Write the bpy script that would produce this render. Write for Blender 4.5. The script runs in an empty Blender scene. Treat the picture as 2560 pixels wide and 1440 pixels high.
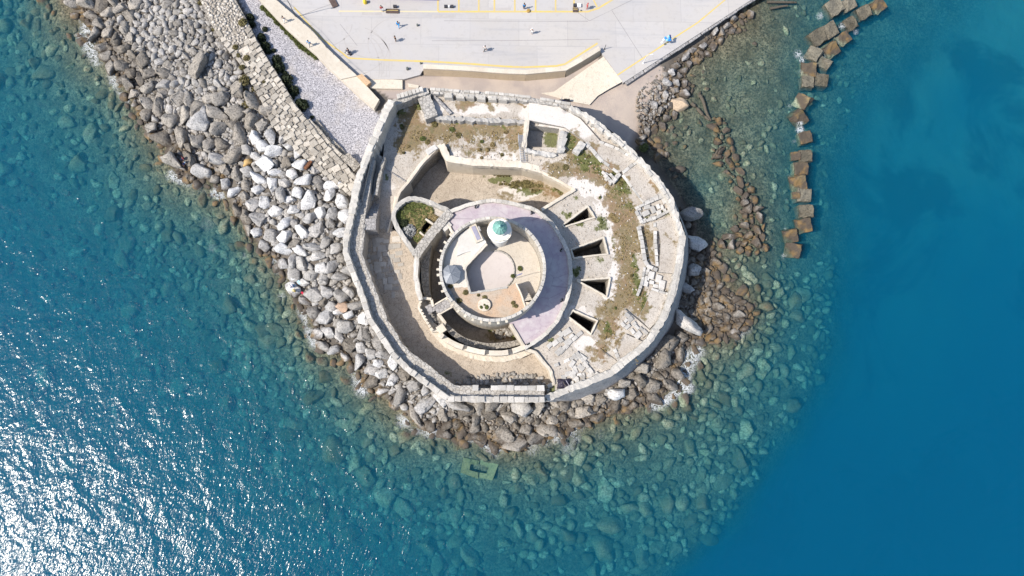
import bpy, bmesh, math, random
import numpy as np
from mathutils import Vector, Matrix, geometry

scene = bpy.context.scene
COL = scene.collection
rng = np.random.default_rng(7)
random.seed(7)

# ---------------- camera ----------------
CAM_H, FPX = 120.0, 1707.0          # height in metres, focal length in pixels of the 2560 px frame
NADIR = (1218.0, 975.0)             # where straight-down falls in the picture
_n = Vector(((NADIR[0]-1280)/FPX, -(NADIR[1]-720)/FPX, -1.0)).normalized()
_q = _n.rotation_difference(Vector((0, 0, -1)))
RM = _q.to_matrix()
cam_d = bpy.data.cameras.new('camera'); cam = bpy.data.objects.new('camera', cam_d); COL.objects.link(cam)
cam.matrix_world = Matrix.Translation((0, 0, CAM_H)) @ RM.to_4x4()
cam_d.sensor_width = 36.0; cam_d.lens = 36.0*FPX/2560.0
cam_d.clip_start = 1.0; cam_d.clip_end = 6000.0
scene.camera = cam
RMn = np.array(RM)

# ---------------- light ----------------
SUN_EL, SUN_STRENGTH, SKY_STRENGTH, EXPOSURE = 49.0, 4.5, 0.15, 0.39
_sh = np.array([0.957, 0.29])       # direction the shadows fall
world = bpy.data.worlds.new('World'); scene.world = world; world.use_nodes = True
_wt = world.node_tree; _bg = _wt.nodes['Background']
_sky = _wt.nodes.new('ShaderNodeTexSky'); _sky.sky_type = 'NISHITA'; _sky.sun_disc = False
_sky.sun_elevation = math.radians(SUN_EL); _sky.sun_rotation = math.atan2(-_sh[0], -_sh[1])
_wt.links.new(_sky.outputs[0], _bg.inputs[0]); _bg.inputs[1].default_value = SKY_STRENGTH
sun_d = bpy.data.lights.new('sun', 'SUN'); sun = bpy.data.objects.new('sun', sun_d); COL.objects.link(sun)
sun_d.energy = SUN_STRENGTH; sun_d.angle = math.radians(0.5); sun_d.color = (1.0, 0.93, 0.83)
_d = Vector((_sh[0]*math.cos(math.radians(SUN_EL)), _sh[1]*math.cos(math.radians(SUN_EL)), -math.sin(math.radians(SUN_EL))))
sun.rotation_euler = _d.to_track_quat('-Z', 'Y').to_euler()
sun.location = (-80, -30, 90)
scene.view_settings.view_transform = 'Standard'; scene.view_settings.look = 'None'
scene.view_settings.exposure = EXPOSURE; scene.view_settings.gamma = 1.0
scene.view_settings.use_curve_mapping = False
scene.cycles.use_denoising = True
scene.cycles.max_bounces = 6; scene.cycles.volume_bounces = 1; scene.cycles.transparent_max_bounces = 8
scene.cycles.sample_clamp_indirect = 6.0

# ---------------- survey helpers: plan position of a point seen at (u, v) lying at height z ----------------
def P(u, v, z=0.0):
    d = RM @ Vector(((u-1280)/FPX, -(v-720)/FPX, -1.0))
    t = (z-CAM_H)/d.z
    return (d.x*t, d.y*t, z)
def Pn(u, v, z):
    u = np.asarray(u, float); v = np.asarray(v, float)
    d = np.stack([(u-1280)/FPX, -(v-720)/FPX, -np.ones_like(u)], -1) @ RMn.T
    t = (z-CAM_H)/d[..., 2]
    return np.stack([d[..., 0]*t, d[..., 1]*t, np.broadcast_to(z, t.shape)], -1)
def unproj(p):
    q = (np.asarray(p, float)-np.array([0, 0, CAM_H])) @ RMn
    return 1280-FPX*q[..., 0]/q[..., 2], 720+FPX*q[..., 1]/q[..., 2]
def W(pts, z): return [P(u, v, z) for u, v in pts]

def in_poly(x, y, poly):
    x = np.asarray(x, float); y = np.asarray(y, float); c = np.zeros(x.shape, bool)
    n = len(poly)
    for i in range(n):
        x1, y1 = poly[i][:2]; x2, y2 = poly[(i+1) % n][:2]
        if y1 == y2: continue
        m = ((y1 > y) != (y2 > y)) & (x < (x2-x1)*(y-y1)/(y2-y1)+x1)
        c ^= m
    return c
def seg_dist(x, y, pts, closed=False):
    x = np.asarray(x, float); y = np.asarray(y, float); best = np.full(x.shape, 1e9)
    n = len(pts)
    for i in range(n if closed else n-1):
        ax, ay = pts[i][:2]; bx, by = pts[(i+1) % n][:2]
        dx, dy = bx-ax, by-ay; L = dx*dx+dy*dy+1e-9
        t = np.clip(((x-ax)*dx+(y-ay)*dy)/L, 0, 1)
        best = np.minimum(best, np.hypot(x-ax-t*dx, y-ay-t*dy))
    return best
def _hash(ix, iy, s):
    h = (ix*374761393+iy*668265263+s*1442695041) & 0x7fffffff
    h = ((h ^ (h >> 13))*1274126177) & 0x7fffffff
    return ((h ^ (h >> 16)) & 0xffff)/65535.0
def vnoise(x, y, s=0):
    x = np.asarray(x, float); y = np.asarray(y, float)
    ix = np.floor(x).astype(np.int64); iy = np.floor(y).astype(np.int64); fx = x-ix; fy = y-iy
    fx = fx*fx*(3-2*fx); fy = fy*fy*(3-2*fy)
    a = _hash(ix, iy, s); b = _hash(ix+1, iy, s); c = _hash(ix, iy+1, s); d = _hash(ix+1, iy+1, s)
    return (a*(1-fx)+b*fx)*(1-fy)+(c*(1-fx)+d*fx)*fy
def fbm(x, y, s=0, o=4):
    r = 0; a = 0.5
    for k in range(o): r = r+a*vnoise(np.asarray(x)*2**k, np.asarray(y)*2**k, s+k); a *= 0.5
    return r
def sstep(a, b, x):
    t = np.clip((np.asarray(x, float)-a)/(b-a), 0, 1); return t*t*(3-2*t)
def smooth(pts, n=3, closed=False):
    """Catmull-Rom points through pts"""
    out = []; N = len(pts)
    for i in range(N if closed else N-1):
        g = (lambda k: pts[k % N]) if closed else (lambda k: pts[min(max(k, 0), N-1)])
        p0, p1, p2, p3 = g(i-1), g(i), g(i+1), g(i+2)
        for j in range(n):
            t = j/n
            out.append(tuple(0.5*((2*p1[k])+(-p0[k]+p2[k])*t+(2*p0[k]-5*p1[k]+4*p2[k]-p3[k])*t*t+(-p0[k]+3*p1[k]-3*p2[k]+p3[k])*t**3) for k in (0, 1)))
    if not closed: out.append(tuple(pts[-1][:2]))
    return out
def ell(cx, cy, rx, ry, n=48, a0=0, a1=360):
    full = abs(a1-a0) >= 359
    return [(cx+rx*math.cos(math.radians(a0+(a1-a0)*i/(n if full else n-1))), cy-ry*math.sin(math.radians(a0+(a1-a0)*i/(n if full else n-1)))) for i in range(n)]

# ---------------- object helpers ----------------
def tag(o, label=None, cat=None, group=None, kind=None):
    if label: o['label'] = label
    if cat: o['category'] = cat
    if group: o['group'] = group
    if kind: o['kind'] = kind
    return o
def link(o, parent=None):
    COL.objects.link(o)
    if parent is not None: o.parent = parent
    return o
def empty(name, loc, label, cat, group=None, rz=0.0):
    o = bpy.data.objects.new(name, None); o.location = loc; o.rotation_euler = (0, 0, rz); o.empty_display_size = 0.3
    COL.objects.link(o); return tag(o, label, cat, group)
def mesh_np(name, V, F, mat=None, smooth_shade=False, attrs=None, uv=None):
    """V (n,3), F list of faces or (m,k) array"""
    me = bpy.data.meshes.new(name); V = np.asarray(V, np.float32)
    if isinstance(F, np.ndarray):
        m, k = F.shape
        me.vertices.add(len(V)); me.vertices.foreach_set('co', V.ravel())
        me.loops.add(m*k); me.loops.foreach_set('vertex_index', F.astype(np.int32).ravel())
        me.polygons.add(m); me.polygons.foreach_set('loop_start', np.arange(0, m*k, k, dtype=np.int32))
        me.update(calc_edges=True)
    else:
        me.from_pydata([tuple(map(float, v)) for v in V], [], F)
    if smooth_shade: me.polygons.foreach_set('use_smooth', [True]*len(me.polygons))
    if attrs:
        for k, a in attrs.items():
            at = me.attributes.new(k, 'FLOAT', 'POINT'); at.data.foreach_set('value', np.asarray(a, np.float32))
    if mat is not None: me.materials.append(mat)
    me.validate(); me.update()
    return me
def add(name, me, parent=None, loc=None, **kw):
    o = bpy.data.objects.new(name, me); link(o, parent)
    if loc is not None: o.location = loc
    return tag(o, **kw) if kw else o
class MB:
    """collects verts and faces of one mesh"""
    def __init__(s): s.v = []; s.f = []
    def add(s, v, f):
        n = len(s.v); s.v += [tuple(p) for p in v]; s.f += [tuple(i+n for i in q) for q in f]; return s
    def box(s, c, d, rz=0.0, tilt=0.0, taper=1.0):
        cx, cy, cz = c; dx, dy, dz = d[0]/2, d[1]/2, d[2]/2
        M = Matrix.Rotation(rz, 3, 'Z') @ Matrix.Rotation(tilt, 3, 'X'); vs = []
        for z, k in ((-dz, 1.0), (dz, taper)):
            for x, y in ((-dx, -dy), (dx, -dy), (dx, dy), (-dx, dy)):
                p = M @ Vector((x*k, y*k, z)); vs.append((cx+p.x, cy+p.y, cz+p.z))
        return s.add(vs, [(3, 2, 1, 0), (4, 5, 6, 7), (0, 1, 5, 4), (1, 2, 6, 5), (2, 3, 7, 6), (3, 0, 4, 7)])
    def tube(s, pts, r, n=8, cap=True):
        rings = []; pts = [Vector(p) for p in pts]; rr = r if isinstance(r, (list, tuple)) else [r]*len(pts)
        for i, p in enumerate(pts):
            d = (pts[min(i+1, len(pts)-1)]-pts[max(i-1, 0)]).normalized()
            a = d.orthogonal().normalized(); b = d.cross(a)
            rings.append([p+rr[i]*(math.cos(2*math.pi*k/n)*a+math.sin(2*math.pi*k/n)*b) for k in range(n)])
        v = [q for rg in rings for q in rg]; f = []
        for i in range(len(rings)-1):
            for k in range(n): f.append((i*n+k, i*n+(k+1) % n, (i+1)*n+(k+1) % n, (i+1)*n+k))
        if cap: f += [tuple(range(n-1, -1, -1)), tuple((len(rings)-1)*n+k for k in range(n))]
        return s.add(v, f)
    def lathe(s, c, prof, n=24):
        v = []; f = []
        for r, z in prof:
            for k in range(n): v.append((c[0]+r*math.cos(2*math.pi*k/n), c[1]+r*math.sin(2*math.pi*k/n), c[2]+z))
        for i in range(len(prof)-1):
            for k in range(n): f.append((i*n+k, i*n+(k+1) % n, (i+1)*n+(k+1) % n, (i+1)*n+k))
        f += [tuple(range(n-1, -1, -1)), tuple((len(prof)-1)*n+k for k in range(n))]
        return s.add(v, f)
    def prism(s, poly, z0, z1, poly_b=None):
        """poly: world xy of the top (z1); poly_b: xy of the bottom"""
        n = len(poly); pb = poly_b or poly
        a = sum(poly[i][0]*poly[(i+1) % n][1]-poly[(i+1) % n][0]*poly[i][1] for i in range(n))
        if a < 0: poly = poly[::-1]; pb = pb[::-1]
        zt = z1 if isinstance(z1, (list, tuple)) else [z1]*n
        v = [(p[0], p[1], z0) for p in pb]+[(p[0], p[1], zt[i]) for i, p in enumerate(poly)]
        f = [tuple(range(n-1, -1, -1)), tuple(range(n, 2*n))]+[(i, (i+1) % n, n+(i+1) % n, n+i) for i in range(n)]
        return s.add(v, f)
    def build(s, name, mat, parent=None, sm=False, **kw):
        me = bpy.data.meshes.new(name); me.from_pydata(s.v, [], s.f); me.materials.append(mat)
        if sm: me.polygons.foreach_set('use_smooth', [True]*len(me.polygons))
        me.update(); o = bpy.data.objects.new(name, me); link(o, parent)
        return tag(o, **kw) if kw else o

# ---------------- materials ----------------
def newmat(name):
    m = bpy.data.materials.new(name); m.use_nodes = True; nt = m.node_tree
    b = nt.nodes['Principled BSDF']; b.inputs['Roughness'].default_value = 0.9
    b.inputs['Specular IOR Level'].default_value = 0.25
    return m, nt, b
class N:
    """tiny node-building helper"""
    def __init__(s, nt): s.nt = nt; s.l = nt.links
    def n(s, t, **kw):
        x = s.nt.nodes.new(t)
        for k, v in kw.items(): setattr(x, k, v)
        return x
    def _in(s, x, k, v):
        if isinstance(v, bpy.types.NodeSocket): s.l.new(v, x.inputs[k])
        elif v is not None: x.inputs[k].default_value = v
    def coord(s, which='Object'): return s.n('ShaderNodeTexCoord').outputs[which]
    def pos(s): return s.n('ShaderNodeNewGeometry').outputs['Position']
    def mapping(s, v, scale=(1, 1, 1), rot=(0, 0, 0)):
        x = s.n('ShaderNodeMapping'); s.l.new(v, x.inputs['Vector']); x.inputs['Scale'].default_value = scale; x.inputs['Rotation'].default_value = rot; return x.outputs[0]
    def noise(s, v, scale, detail=4, rough=0.55, dist=0.0, out='Fac'):
        x = s.n('ShaderNodeTexNoise'); s.l.new(v, x.inputs['Vector'])
        x.inputs['Scale'].default_value = scale; x.inputs['Detail'].default_value = detail; x.inputs['Roughness'].default_value = rough; x.inputs['Distortion'].default_value = dist
        return x.outputs[out]
    def voro(s, v, scale, feature='F1', rnd=1.0, out='Distance'):
        x = s.n('ShaderNodeTexVoronoi', feature=feature); s.l.new(v, x.inputs['Vector']); x.inputs['Scale'].default_value = scale; x.inputs['Randomness'].default_value = rnd
        return x.outputs[out]
    def ramp(s, f, stops):
        x = s.n('ShaderNodeValToRGB'); s.l.new(f, x.inputs[0]); e = x.color_ramp.elements
        while len(e) < len(stops): e.new(0.5)
        for i, (p, c) in enumerate(stops):
            e[i].position = p; c = (c, c, c) if isinstance(c, (int, float)) else c; e[i].color = (*c, 1)
        return x.outputs[0]
    def mix(s, f, a, b, mode='MIX'):
        x = s.n('ShaderNodeMix', data_type='RGBA', blend_type=mode)
        s._in(x, 0, f)
        for k, v in ((6, a), (7, b)):
            if isinstance(v, (tuple, list)): v = (*v[:3], 1)
            s._in(x, k, v)
        return x.outputs[2]
    def math(s, op, a, b=0.5, c=None, clamp=False):
        x = s.n('ShaderNodeMath', operation=op, use_clamp=clamp); s._in(x, 0, a); s._in(x, 1, b)
        if c is not None: s._in(x, 2, c)
        return x.outputs[0]
    def attr(s, name): return s.n('ShaderNodeAttribute', attribute_name=name).outputs['Fac']
    def sep(s, v, k): x = s.n('ShaderNodeSeparateXYZ'); s.l.new(v, x.inputs[0]); return x.outputs[k]
    def mr(s, f, a, b, c=0.0, d=1.0):
        x = s.n('ShaderNodeMapRange', interpolation_type='SMOOTHSTEP'); s._in(x, 0, f)
        for i, v in enumerate((a, b, c, d)): x.inputs[i+1].default_value = v
        return x.outputs[0]
    def bump(s, h, strength=0.5, dist=0.1, normal=None):
        x = s.n('ShaderNodeBump'); s.l.new(h, x.inputs['Height']); x.inputs['Strength'].default_value = strength; x.inputs['Distance'].default_value = dist
        if normal is not None: s.l.new(normal, x.inputs['Normal'])
        return x.outputs[0]
def stone_mat(name, c1, c2, c3, speck=0.5, scale=1.0, bump=0.5, rnd=0.0, blocks=0.0):
    """weathered stone: two tones in patches, dark lichen specks, pits; rnd: per-object tone; blocks: joint pattern size"""
    m, nt, b = newmat(name); q = N(nt); p = q.pos()
    f = q.noise(p, 0.35*scale, 5, 0.6); f2 = q.noise(p, 2.3*scale, 6, 0.7); f3 = q.noise(p, 7*scale, 4, 0.7)
    col = q.mix(q.mr(f, 0.35, 0.65), c1, c2)
    col = q.mix(q.math('MULTIPLY', q.mr(f2, 0.5, 0.75), 0.7), col, c3)
    spk = q.mr(f3, 0.56, 0.7)
    col = q.mix(q.math('MULTIPLY', spk, speck), col, tuple(x*0.35 for x in c3))
    h = q.math('ADD', f2, q.math('MULTIPLY', f3, 0.5))
    if blocks:
        v = q.voro(q.mapping(p, (1, 1, 1.6)), 1.0/blocks, 'DISTANCE_TO_EDGE', 0.8)
        j = q.mr(v, 0.0, 0.09, 0.0, 1.0)
        cell = q.voro(q.mapping(p, (1, 1, 1.6)), 1.0/blocks, 'F1', 0.8, 'Color')
        col = q.mix(0.35, col, q.mix(0.5, col, q.ramp(q.sep(cell, 0), [(0, 0.45), (1, 1.25)]), 'MULTIPLY'))
        col = q.mix(q.math('MULTIPLY', q.math('SUBTRACT', 1.0, j), 0.6), col, tuple(x*0.45 for x in c3)); h = q.math('ADD', h, j)
    if rnd:
        r = q.n('ShaderNodeObjectInfo').outputs['Random']
        col = q.mix(rnd, col, q.mix(1.0, col, q.ramp(r, [(0, 0.55), (0.5, 0.95), (1, 1.35)]), 'MULTIPLY'))
    nt.links.new(col, b.inputs['Base Color'])
    nt.links.new(q.bump(h, bump, 0.12), b.inputs['Normal'])
    return m
def plain_mat(name, c, rough=0.6, metal=0.0, var=0.15, spec=0.3):
    m, nt, b = newmat(name); q = N(nt)
    f = q.noise(q.coord(), 6, 4)
    nt.links.new(q.mix(q.mr(f, 0.3, 0.7), tuple(x*(1-var) for x in c), tuple(min(1, x*(1+var)) for x in c)), b.inputs['Base Color'])
    b.inputs['Roughness'].default_value = rough; b.inputs['Metallic'].default_value = metal; b.inputs['Specular IOR Level'].default_value = spec
    return m
# ---------------- terrain: shore and sea bed, one height sheet ----------------
SHORE = [(120,-120),(150,0),(215,60),(262,150),(318,225),(345,290),(415,360),(440,430),(550,458),(585,530),(640,605),(700,655),(735,725),(775,795),(800,860),(885,905),(930,970),(995,1020),(1050,1068),(1150,1072),(1240,1108),(1310,1112),(1400,1072),(1480,1050),(1560,1020),(1640,1000),(1690,960),(1700,900),(1735,850),(1830,830),(1870,770),(1800,700),(1775,640),(1745,590),(1728,530),(1690,470),(1640,400),(1590,370),(1600,340),(1612,300),(1655,262),(1700,235),(1702,170),(1760,120),(1840,60),(1870,0),(1960,-120)]
LAND = SHORE+[(1960,-400),(120,-400)]
SHELF = [(2500,-160),(2360,0),(2250,100),(2150,200),(2112,330),(2100,450),(2118,560),(2105,700),(2090,850),(2060,950),(2000,1050),(1900,1180),(1840,1300),(1700,1440),(1560,1600),(1300,1800)]
SHELF_IN = SHELF+[(-4000,3000),(-4000,-4000),(2500,-4000)]
CTL = [ # u, v, z
 (0,0,-3.2),(60,200,-3.4),(0,500,-6.0),(0,1000,-8.5),(0,1400,-10),(250,300,-2.6),(300,600,-5.2),(420,700,-4.8),(300,1100,-8.0),(500,1300,-8.0),(550,600,-2.6),(600,760,-3.2),(700,950,-4),(850,1080,-3.4),(900,1300,-6.0),(1100,1400,-5.8),(1100,1200,-3.6),(1300,1250,-3.4),(1300,1420,-5),(1500,1200,-3.2),(1500,1400,-5.2),(1700,1250,-3.6),(1800,1100,-3.0),(1900,950,-3.0),(2000,850,-4.0),(2050,700,-4.5),(2060,500,-4.5),(2060,330,-4.0),(2150,120,-4.0),(2300,0,-4.5),(1950,400,-1.8),(1950,250,-1.3),(1950,100,-0.9),(1880,200,-0.9),(1800,180,-0.7),(1740,300,-0.6),(1690,350,-0.5),(1760,460,-1.5),(1800,560,-1.3),(1820,400,-0.8),(1860,520,-0.3),(1890,600,-0.3),(1930,640,-1.5),(1860,680,-1.0),(1950,760,-2.0),(1800,900,-1.2),(1750,1050,-2.2),(1640,1080,-1.8),
 (650,450,1.3),(760,560,1.9),(800,700,1.6),(850,620,2.2),(600,350,1.8),(520,300,1.8),(450,180,1.8),(560,170,2.4),(640,330,2.4),(330,100,0.9),(400,30,1.4),(480,60,2.2),(750,430,2.4),(860,500,2.4),(850,750,1.4),(940,880,1.5),(1050,980,1.3),(1300,1040,0.7),(1500,1010,0.8),(1650,900,0.7),(1200,1030,0.9),(1400,1030,0.8),
 (700,80,1.5),(760,170,1.5),(850,280,1.5),(900,350,1.7),(950,290,1.5),(1000,220,1.4),(1200,210,1.4),(1400,215,1.3),(1500,240,1.1),(1560,300,0.7),(1620,230,0.7),(1650,190,0.9),(1560,220,1.2),(800,20,1.4),(1200,50,1.4),(1700,30,1.3),(1500,350,0.6),(1100,400,1.0),(1200,700,1.0),(1500,700,0.7),(1700,600,0.3),(1760,720,0.3)]
CTL += [(u,v,0.05) for u,v in SHORE[1:-1]]
_cp = np.array([P(u,v,0)[:2] for u,v,z in CTL]); _cz = np.array([c[2] for c in CTL])
_D = np.hypot(_cp[:,None,0]-_cp[None,:,0], _cp[:,None,1]-_cp[None,:,1])
_n2 = len(_cp); _A = np.zeros((_n2+1,_n2+1)); _A[:_n2,:_n2] = -np.sqrt(_D**2+1.0); _A[_n2,:_n2] = 1; _A[:_n2,_n2] = 1
_w = np.linalg.solve(_A+np.diag([0.05]*_n2+[0]), np.concatenate([_cz,[0]]))
SHELF_W = [P(u,v,0)[:2] for u,v in SHELF]; SHELF_INW = [P(u,v,0)[:2] for u,v in SHELF]+[(-400,-400),(-400,400),(250,400)]
def ground_z(x, y, fine=True):
    x = np.asarray(x, float); y = np.asarray(y, float)
    xc = np.clip(x,-100,115); yc = np.clip(y,-75,75); z = np.full(x.shape, _w[_n2])
    for i in range(_n2): z = z-_w[i]*np.sqrt((xc-_cp[i,0])**2+(yc-_cp[i,1])**2+1.0)
    sd = seg_dist(x, y, SHELF_W)*np.where(in_poly(x, y, SHELF_INW), -1, 1)
    sd = sd+4*(fbm(x*0.12, y*0.12, 5)-0.5)
    drop = sstep(-2.5, 16, sd)
    deep = -22+15.5*sstep(-50,60,y-0.1*(x-70))+8*(fbm(x*0.035,y*0.035,9)-.5)
    z = np.minimum(z, 3.0); z = z*(1-drop)+deep*drop
    if fine: z = z+np.where(z < 0.0, 0.5, 0.12)*(fbm(x*0.35, y*0.35, 3)-0.47)
    return z
def axis(lo, hi, st, far):
    a = np.arange(lo, hi+1e-6, st)
    return np.concatenate([[-far, -far/3, -far/8], a, [far/8, far/3, far]])
def tensor(xs, ys):
    X, Y = np.meshgrid(xs, ys, indexing='ij'); nx, ny = X.shape
    i = np.arange(nx-1)[:,None]*ny+np.arange(ny-1)[None,:]
    F = np.stack([i, i+ny, i+ny+1, i+1], -1).reshape(-1,4)
    return X.ravel(), Y.ravel(), F
X, Y, F = tensor(axis(-108,112,0.45,1600), axis(-62,82,0.45,1600))
Z = ground_z(X, Y)
_u, _v = unproj(np.stack([X,Y,Z],-1))
inl = in_poly(_u,_v,LAND).astype(float)
gravel = (in_poly(_u,_v,[(560,-200),(660,-30),(700,50),(800,140),(870,210),(945,285),(1000,250),(1040,235),(985,300),(950,400),(900,460),(830,380),(740,280),(670,150),(620,50),(560,-100)])).astype(float)
beach = np.maximum(in_poly(_u,_v,[(1360,200),(1500,180),(1560,205),(1640,150),(1700,230),(1655,262),(1615,300),(1600,350),(1580,390),(1400,260)]), in_poly(_u,_v,[(880,190),(1400,190),(1500,120),(1470,290),(1300,260),(1000,260)])).astype(float)
G_mat, nt, b = newmat('ground'); q = N(nt); p = q.pos()
f1 = q.noise(p,0.25,5); f2 = q.noise(p,3.0,5,0.7); f3 = q.noise(p,9.0,3,0.8)
bed = q.mix(q.mr(f1,0.35,0.65),(0.21,0.20,0.145),(0.35,0.33,0.25)); bed = q.mix(q.mr(f2,0.42,0.62),bed,(0.10,0.105,0.075))
v1 = q.voro(p,2.2,'F1',1.0,'Color'); v2 = q.voro(p,2.2,'DISTANCE_TO_EDGE')
bed = q.mix(0.5,bed,q.mix(1.0,bed,q.ramp(q.sep(v1,0),[(0,0.4),(1,1.7)]),'MULTIPLY'))
soil_gap_shade = q.mix(q.mr(f1,0.4,0.6),(0.12,0.105,0.09),(0.17,0.15,0.125)); soil_gap_shade = q.mix(q.mr(f2,0.5,0.8),soil_gap_shade,(0.06,0.05,0.042))  # soil colour darkened to stand for the shade in gaps between boulders
f4 = q.noise(p,4.5,3,0.9); grv = q.mix(q.mr(f4,0.42,0.58),(0.17,0.165,0.18),(0.56,0.54,0.56)); grv = q.mix(q.mr(f1,0.5,0.7,0,0.5),grv,(0.40,0.36,0.32))
snd = q.mix(q.mr(f1,0.35,0.65),(0.36,0.305,0.275),(0.46,0.385,0.325)); snd = q.mix(q.mr(f2,0.6,0.8,0,0.5),snd,(0.25,0.2,0.17))
sandb = q.mix(q.mr(q.noise(p,0.045,4,0.6,0.8),0.48,0.62,0,0.8),(0.50,0.47,0.38),(0.07,0.08,0.05)); bed = q.mix(q.attr('deep'),bed,sandb)
c = q.mix(q.attr('land'),bed,soil_gap_shade); c = q.mix(q.attr('gravel'),c,grv); c = q.mix(q.attr('beach'),c,snd)
dk = q.mr(q.sep(p,2),0.02,0.30); c = q.mix(dk,q.mix(1.0,c,(0.60,0.56,0.50),'MULTIPLY'),c)   # wet at the water line
nt.links.new(c,b.inputs['Base Color']); nt.links.new(q.bump(q.math('ADD',f2,f3),0.6,0.1),b.inputs['Normal'])
terr = add('seabed_and_shore', mesh_np('seabed_and_shore', np.stack([X,Y,Z],-1), F, G_mat, True, {'land':inl,'gravel':gravel,'beach':beach,'deep':sstep(0.5,14,seg_dist(X,Y,SHELF_W)*np.where(in_poly(X,Y,SHELF_INW),-1,1))}), kind='structure')

# ---------------- water: closed body with a rippled surface, absorbs and scatters ----------------
Wm = bpy.data.materials.new('sea_water'); Wm.use_nodes = True; nt = Wm.node_tree; nt.nodes.clear(); q = N(nt)
out = q.n('ShaderNodeOutputMaterial'); p = q.pos()
warp = q.noise(p,0.05,2,out='Color')
pm = q.mapping(p,(1.0,1.0,1.0),(0,0,math.radians(28)))
ps = q.mapping(pm,(1.0,0.45,1.0))
w1 = q.noise(ps,2.0,2,0.5,0.5); w2 = q.noise(ps,4.5,2,0.5,0.4); w3 = q.noise(q.mapping(p,(1,1,1),(0,0,0.9)),0.27,3,0.5,0.3)
h = q.math('ADD', q.math('MULTIPLY',w1,0.20), q.math('MULTIPLY',w2,0.075)); h = q.math('ADD',h,q.math('MULTIPLY',w3,0.60))
calm = q.attr('calm')
bmp = q.n('ShaderNodeBump'); nt.links.new(h,bmp.inputs['Height']); bmp.inputs['Distance'].default_value = 0.50
nt.links.new(q.math('SUBTRACT',1.0,q.math('MULTIPLY',calm,0.25)),bmp.inputs['Strength'])
gl = q.n('ShaderNodeBsdfGlossy'); gl.inputs['Roughness'].default_value = 0.16; nt.links.new(bmp.outputs[0],gl.inputs['Normal'])
tr = q.n('ShaderNodeBsdfTransparent')
fr = q.n('ShaderNodeFresnel'); fr.inputs['IOR'].default_value = 1.33; nt.links.new(bmp.outputs[0],fr.inputs['Normal'])
mx = q.n('ShaderNodeMixShader'); nt.links.new(fr.outputs[0],mx.inputs[0]); nt.links.new(tr.outputs[0],mx.inputs[1]); nt.links.new(gl.outputs[0],mx.inputs[2])
fo = q.n('ShaderNodeBsdfDiffuse'); fo.inputs['Color'].default_value = (0.85,0.88,0.9,1)
fn = q.noise(p,1.3,6,0.75,1.5); fl = q.math('SUBTRACT',1.0,q.math('ABSOLUTE',q.math('MULTIPLY',q.math('SUBTRACT',fn,0.5),10.0)))
fm = q.mr(q.math('MULTIPLY',q.math('MAXIMUM',fl,0.0),q.attr('foam')),0.26,0.85)
mx2 = q.n('ShaderNodeMixShader'); nt.links.new(q.math('MULTIPLY',fm,0.85),mx2.inputs[0]); nt.links.new(mx.outputs[0],mx2.inputs[1]); nt.links.new(fo.outputs[0],mx2.inputs[2])
nt.links.new(mx2.outputs[0],out.inputs['Surface'])
ab = q.n('ShaderNodeVolumeAbsorption'); ab.inputs['Color'].default_value = (0.0,0.722,0.89,1); ab.inputs['Density'].default_value = 0.215
sc = q.n('ShaderNodeVolumeScatter'); sc.inputs['Color'].default_value = (0.0,0.60,1.0,1); sc.inputs['Density'].default_value = 0.064
ads = q.n('ShaderNodeAddShader'); nt.links.new(ab.outputs[0],ads.inputs[0]); nt.links.new(sc.outputs[0],ads.inputs[1]); nt.links.new(ads.outputs[0],out.inputs['Volume'])
FOAM = [(220,70,26,1),(255,40,18,.8),(300,150,26,1),(315,175,20,.9),(210,50,20,.8),(345,240,30,.7),(350,225,26,.6),(425,440,18,.8),(450,425,22,.6),(530,620,24,.5),(610,640,18,.5),(700,660,16,.7),(705,740,16,.7),(790,855,26,.9),(780,845,20,.7),(905,975,26,.9),(890,960,22,.7),(1010,1050,30,.8),(1075,1070,34,.9),(1105,1055,30,1),(1130,1065,26,.9),(1170,1070,22,.9),(1180,1095,22,.7),(1240,1130,30,.6),(1330,1120,34,.6),(1340,1100,22,.8),(1320,1085,22,.8),(1420,1120,36,.55),(1433,1160,8,.75),(1440,1095,26,.6),(1500,1085,24,.5),(1640,1010,30,.8),(1690,920,20,.9),(1700,950,26,1),(1720,970,24,.9),(1660,1000,26,.9),(1580,1015,20,.5),(1845,835,26,.7),(1870,825,22,.6),(2000,305,12,.9),(2000,325,14,1),(2010,335,12,.8),(1995,135,16,.8),(2005,150,12,.9),(2105,65,12,.9),(2040,112,12,.7),(1990,625,10,.5),(520,560,40,.45),(480,480,30,.4),(640,600,26,.4),(860,1010,40,.35),(2050,40,14,.8),(2140,80,12,.7),(2095,105,10,.6),(2060,140,10,.6),(2000,180,12,.6),(1975,265,12,.6),(1985,355,12,.6),(1972,440,10,.6),(1965,500,10,.5),(1962,570,10,.6),(1960,640,12,.7),(2030,440,9,.4)]
X, Y, F = tensor(axis(-108,112,0.7,1600), axis(-62,82,0.7,1600))
_u, _v = unproj(np.stack([X,Y,0*X],-1)); foam = np.zeros(X.shape)
for fu,fv,fr_,fs in FOAM: foam = np.maximum(foam, fs*np.exp(-((_u-fu)**2+(_v-fv)**2)/(fr_*0.95)**2))
lipz = ground_z(X,Y,False); lip = np.exp(-((lipz+0.25)/0.45)**2)*sstep(0.36,0.56,fbm(X*0.22,Y*0.22,17))*0.80
foam = np.maximum(foam, lip*np.where((_u > 1600)&(_v < 800),0,1)*(in_poly(_u,_v,[(-200,-200),(800,500),(1100,1000),(1750,700),(2000,1500),(-200,1500)])))
ee = sstep(1000,2000,_u+0.55*(_v-720))
calmv = np.maximum(ee, in_poly(_u,_v,[(1590,300),(1700,150),(1900,-100),(2200,-100),(2000,200),(1990,620),(1760,620),(1640,420)])*0.95)
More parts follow.
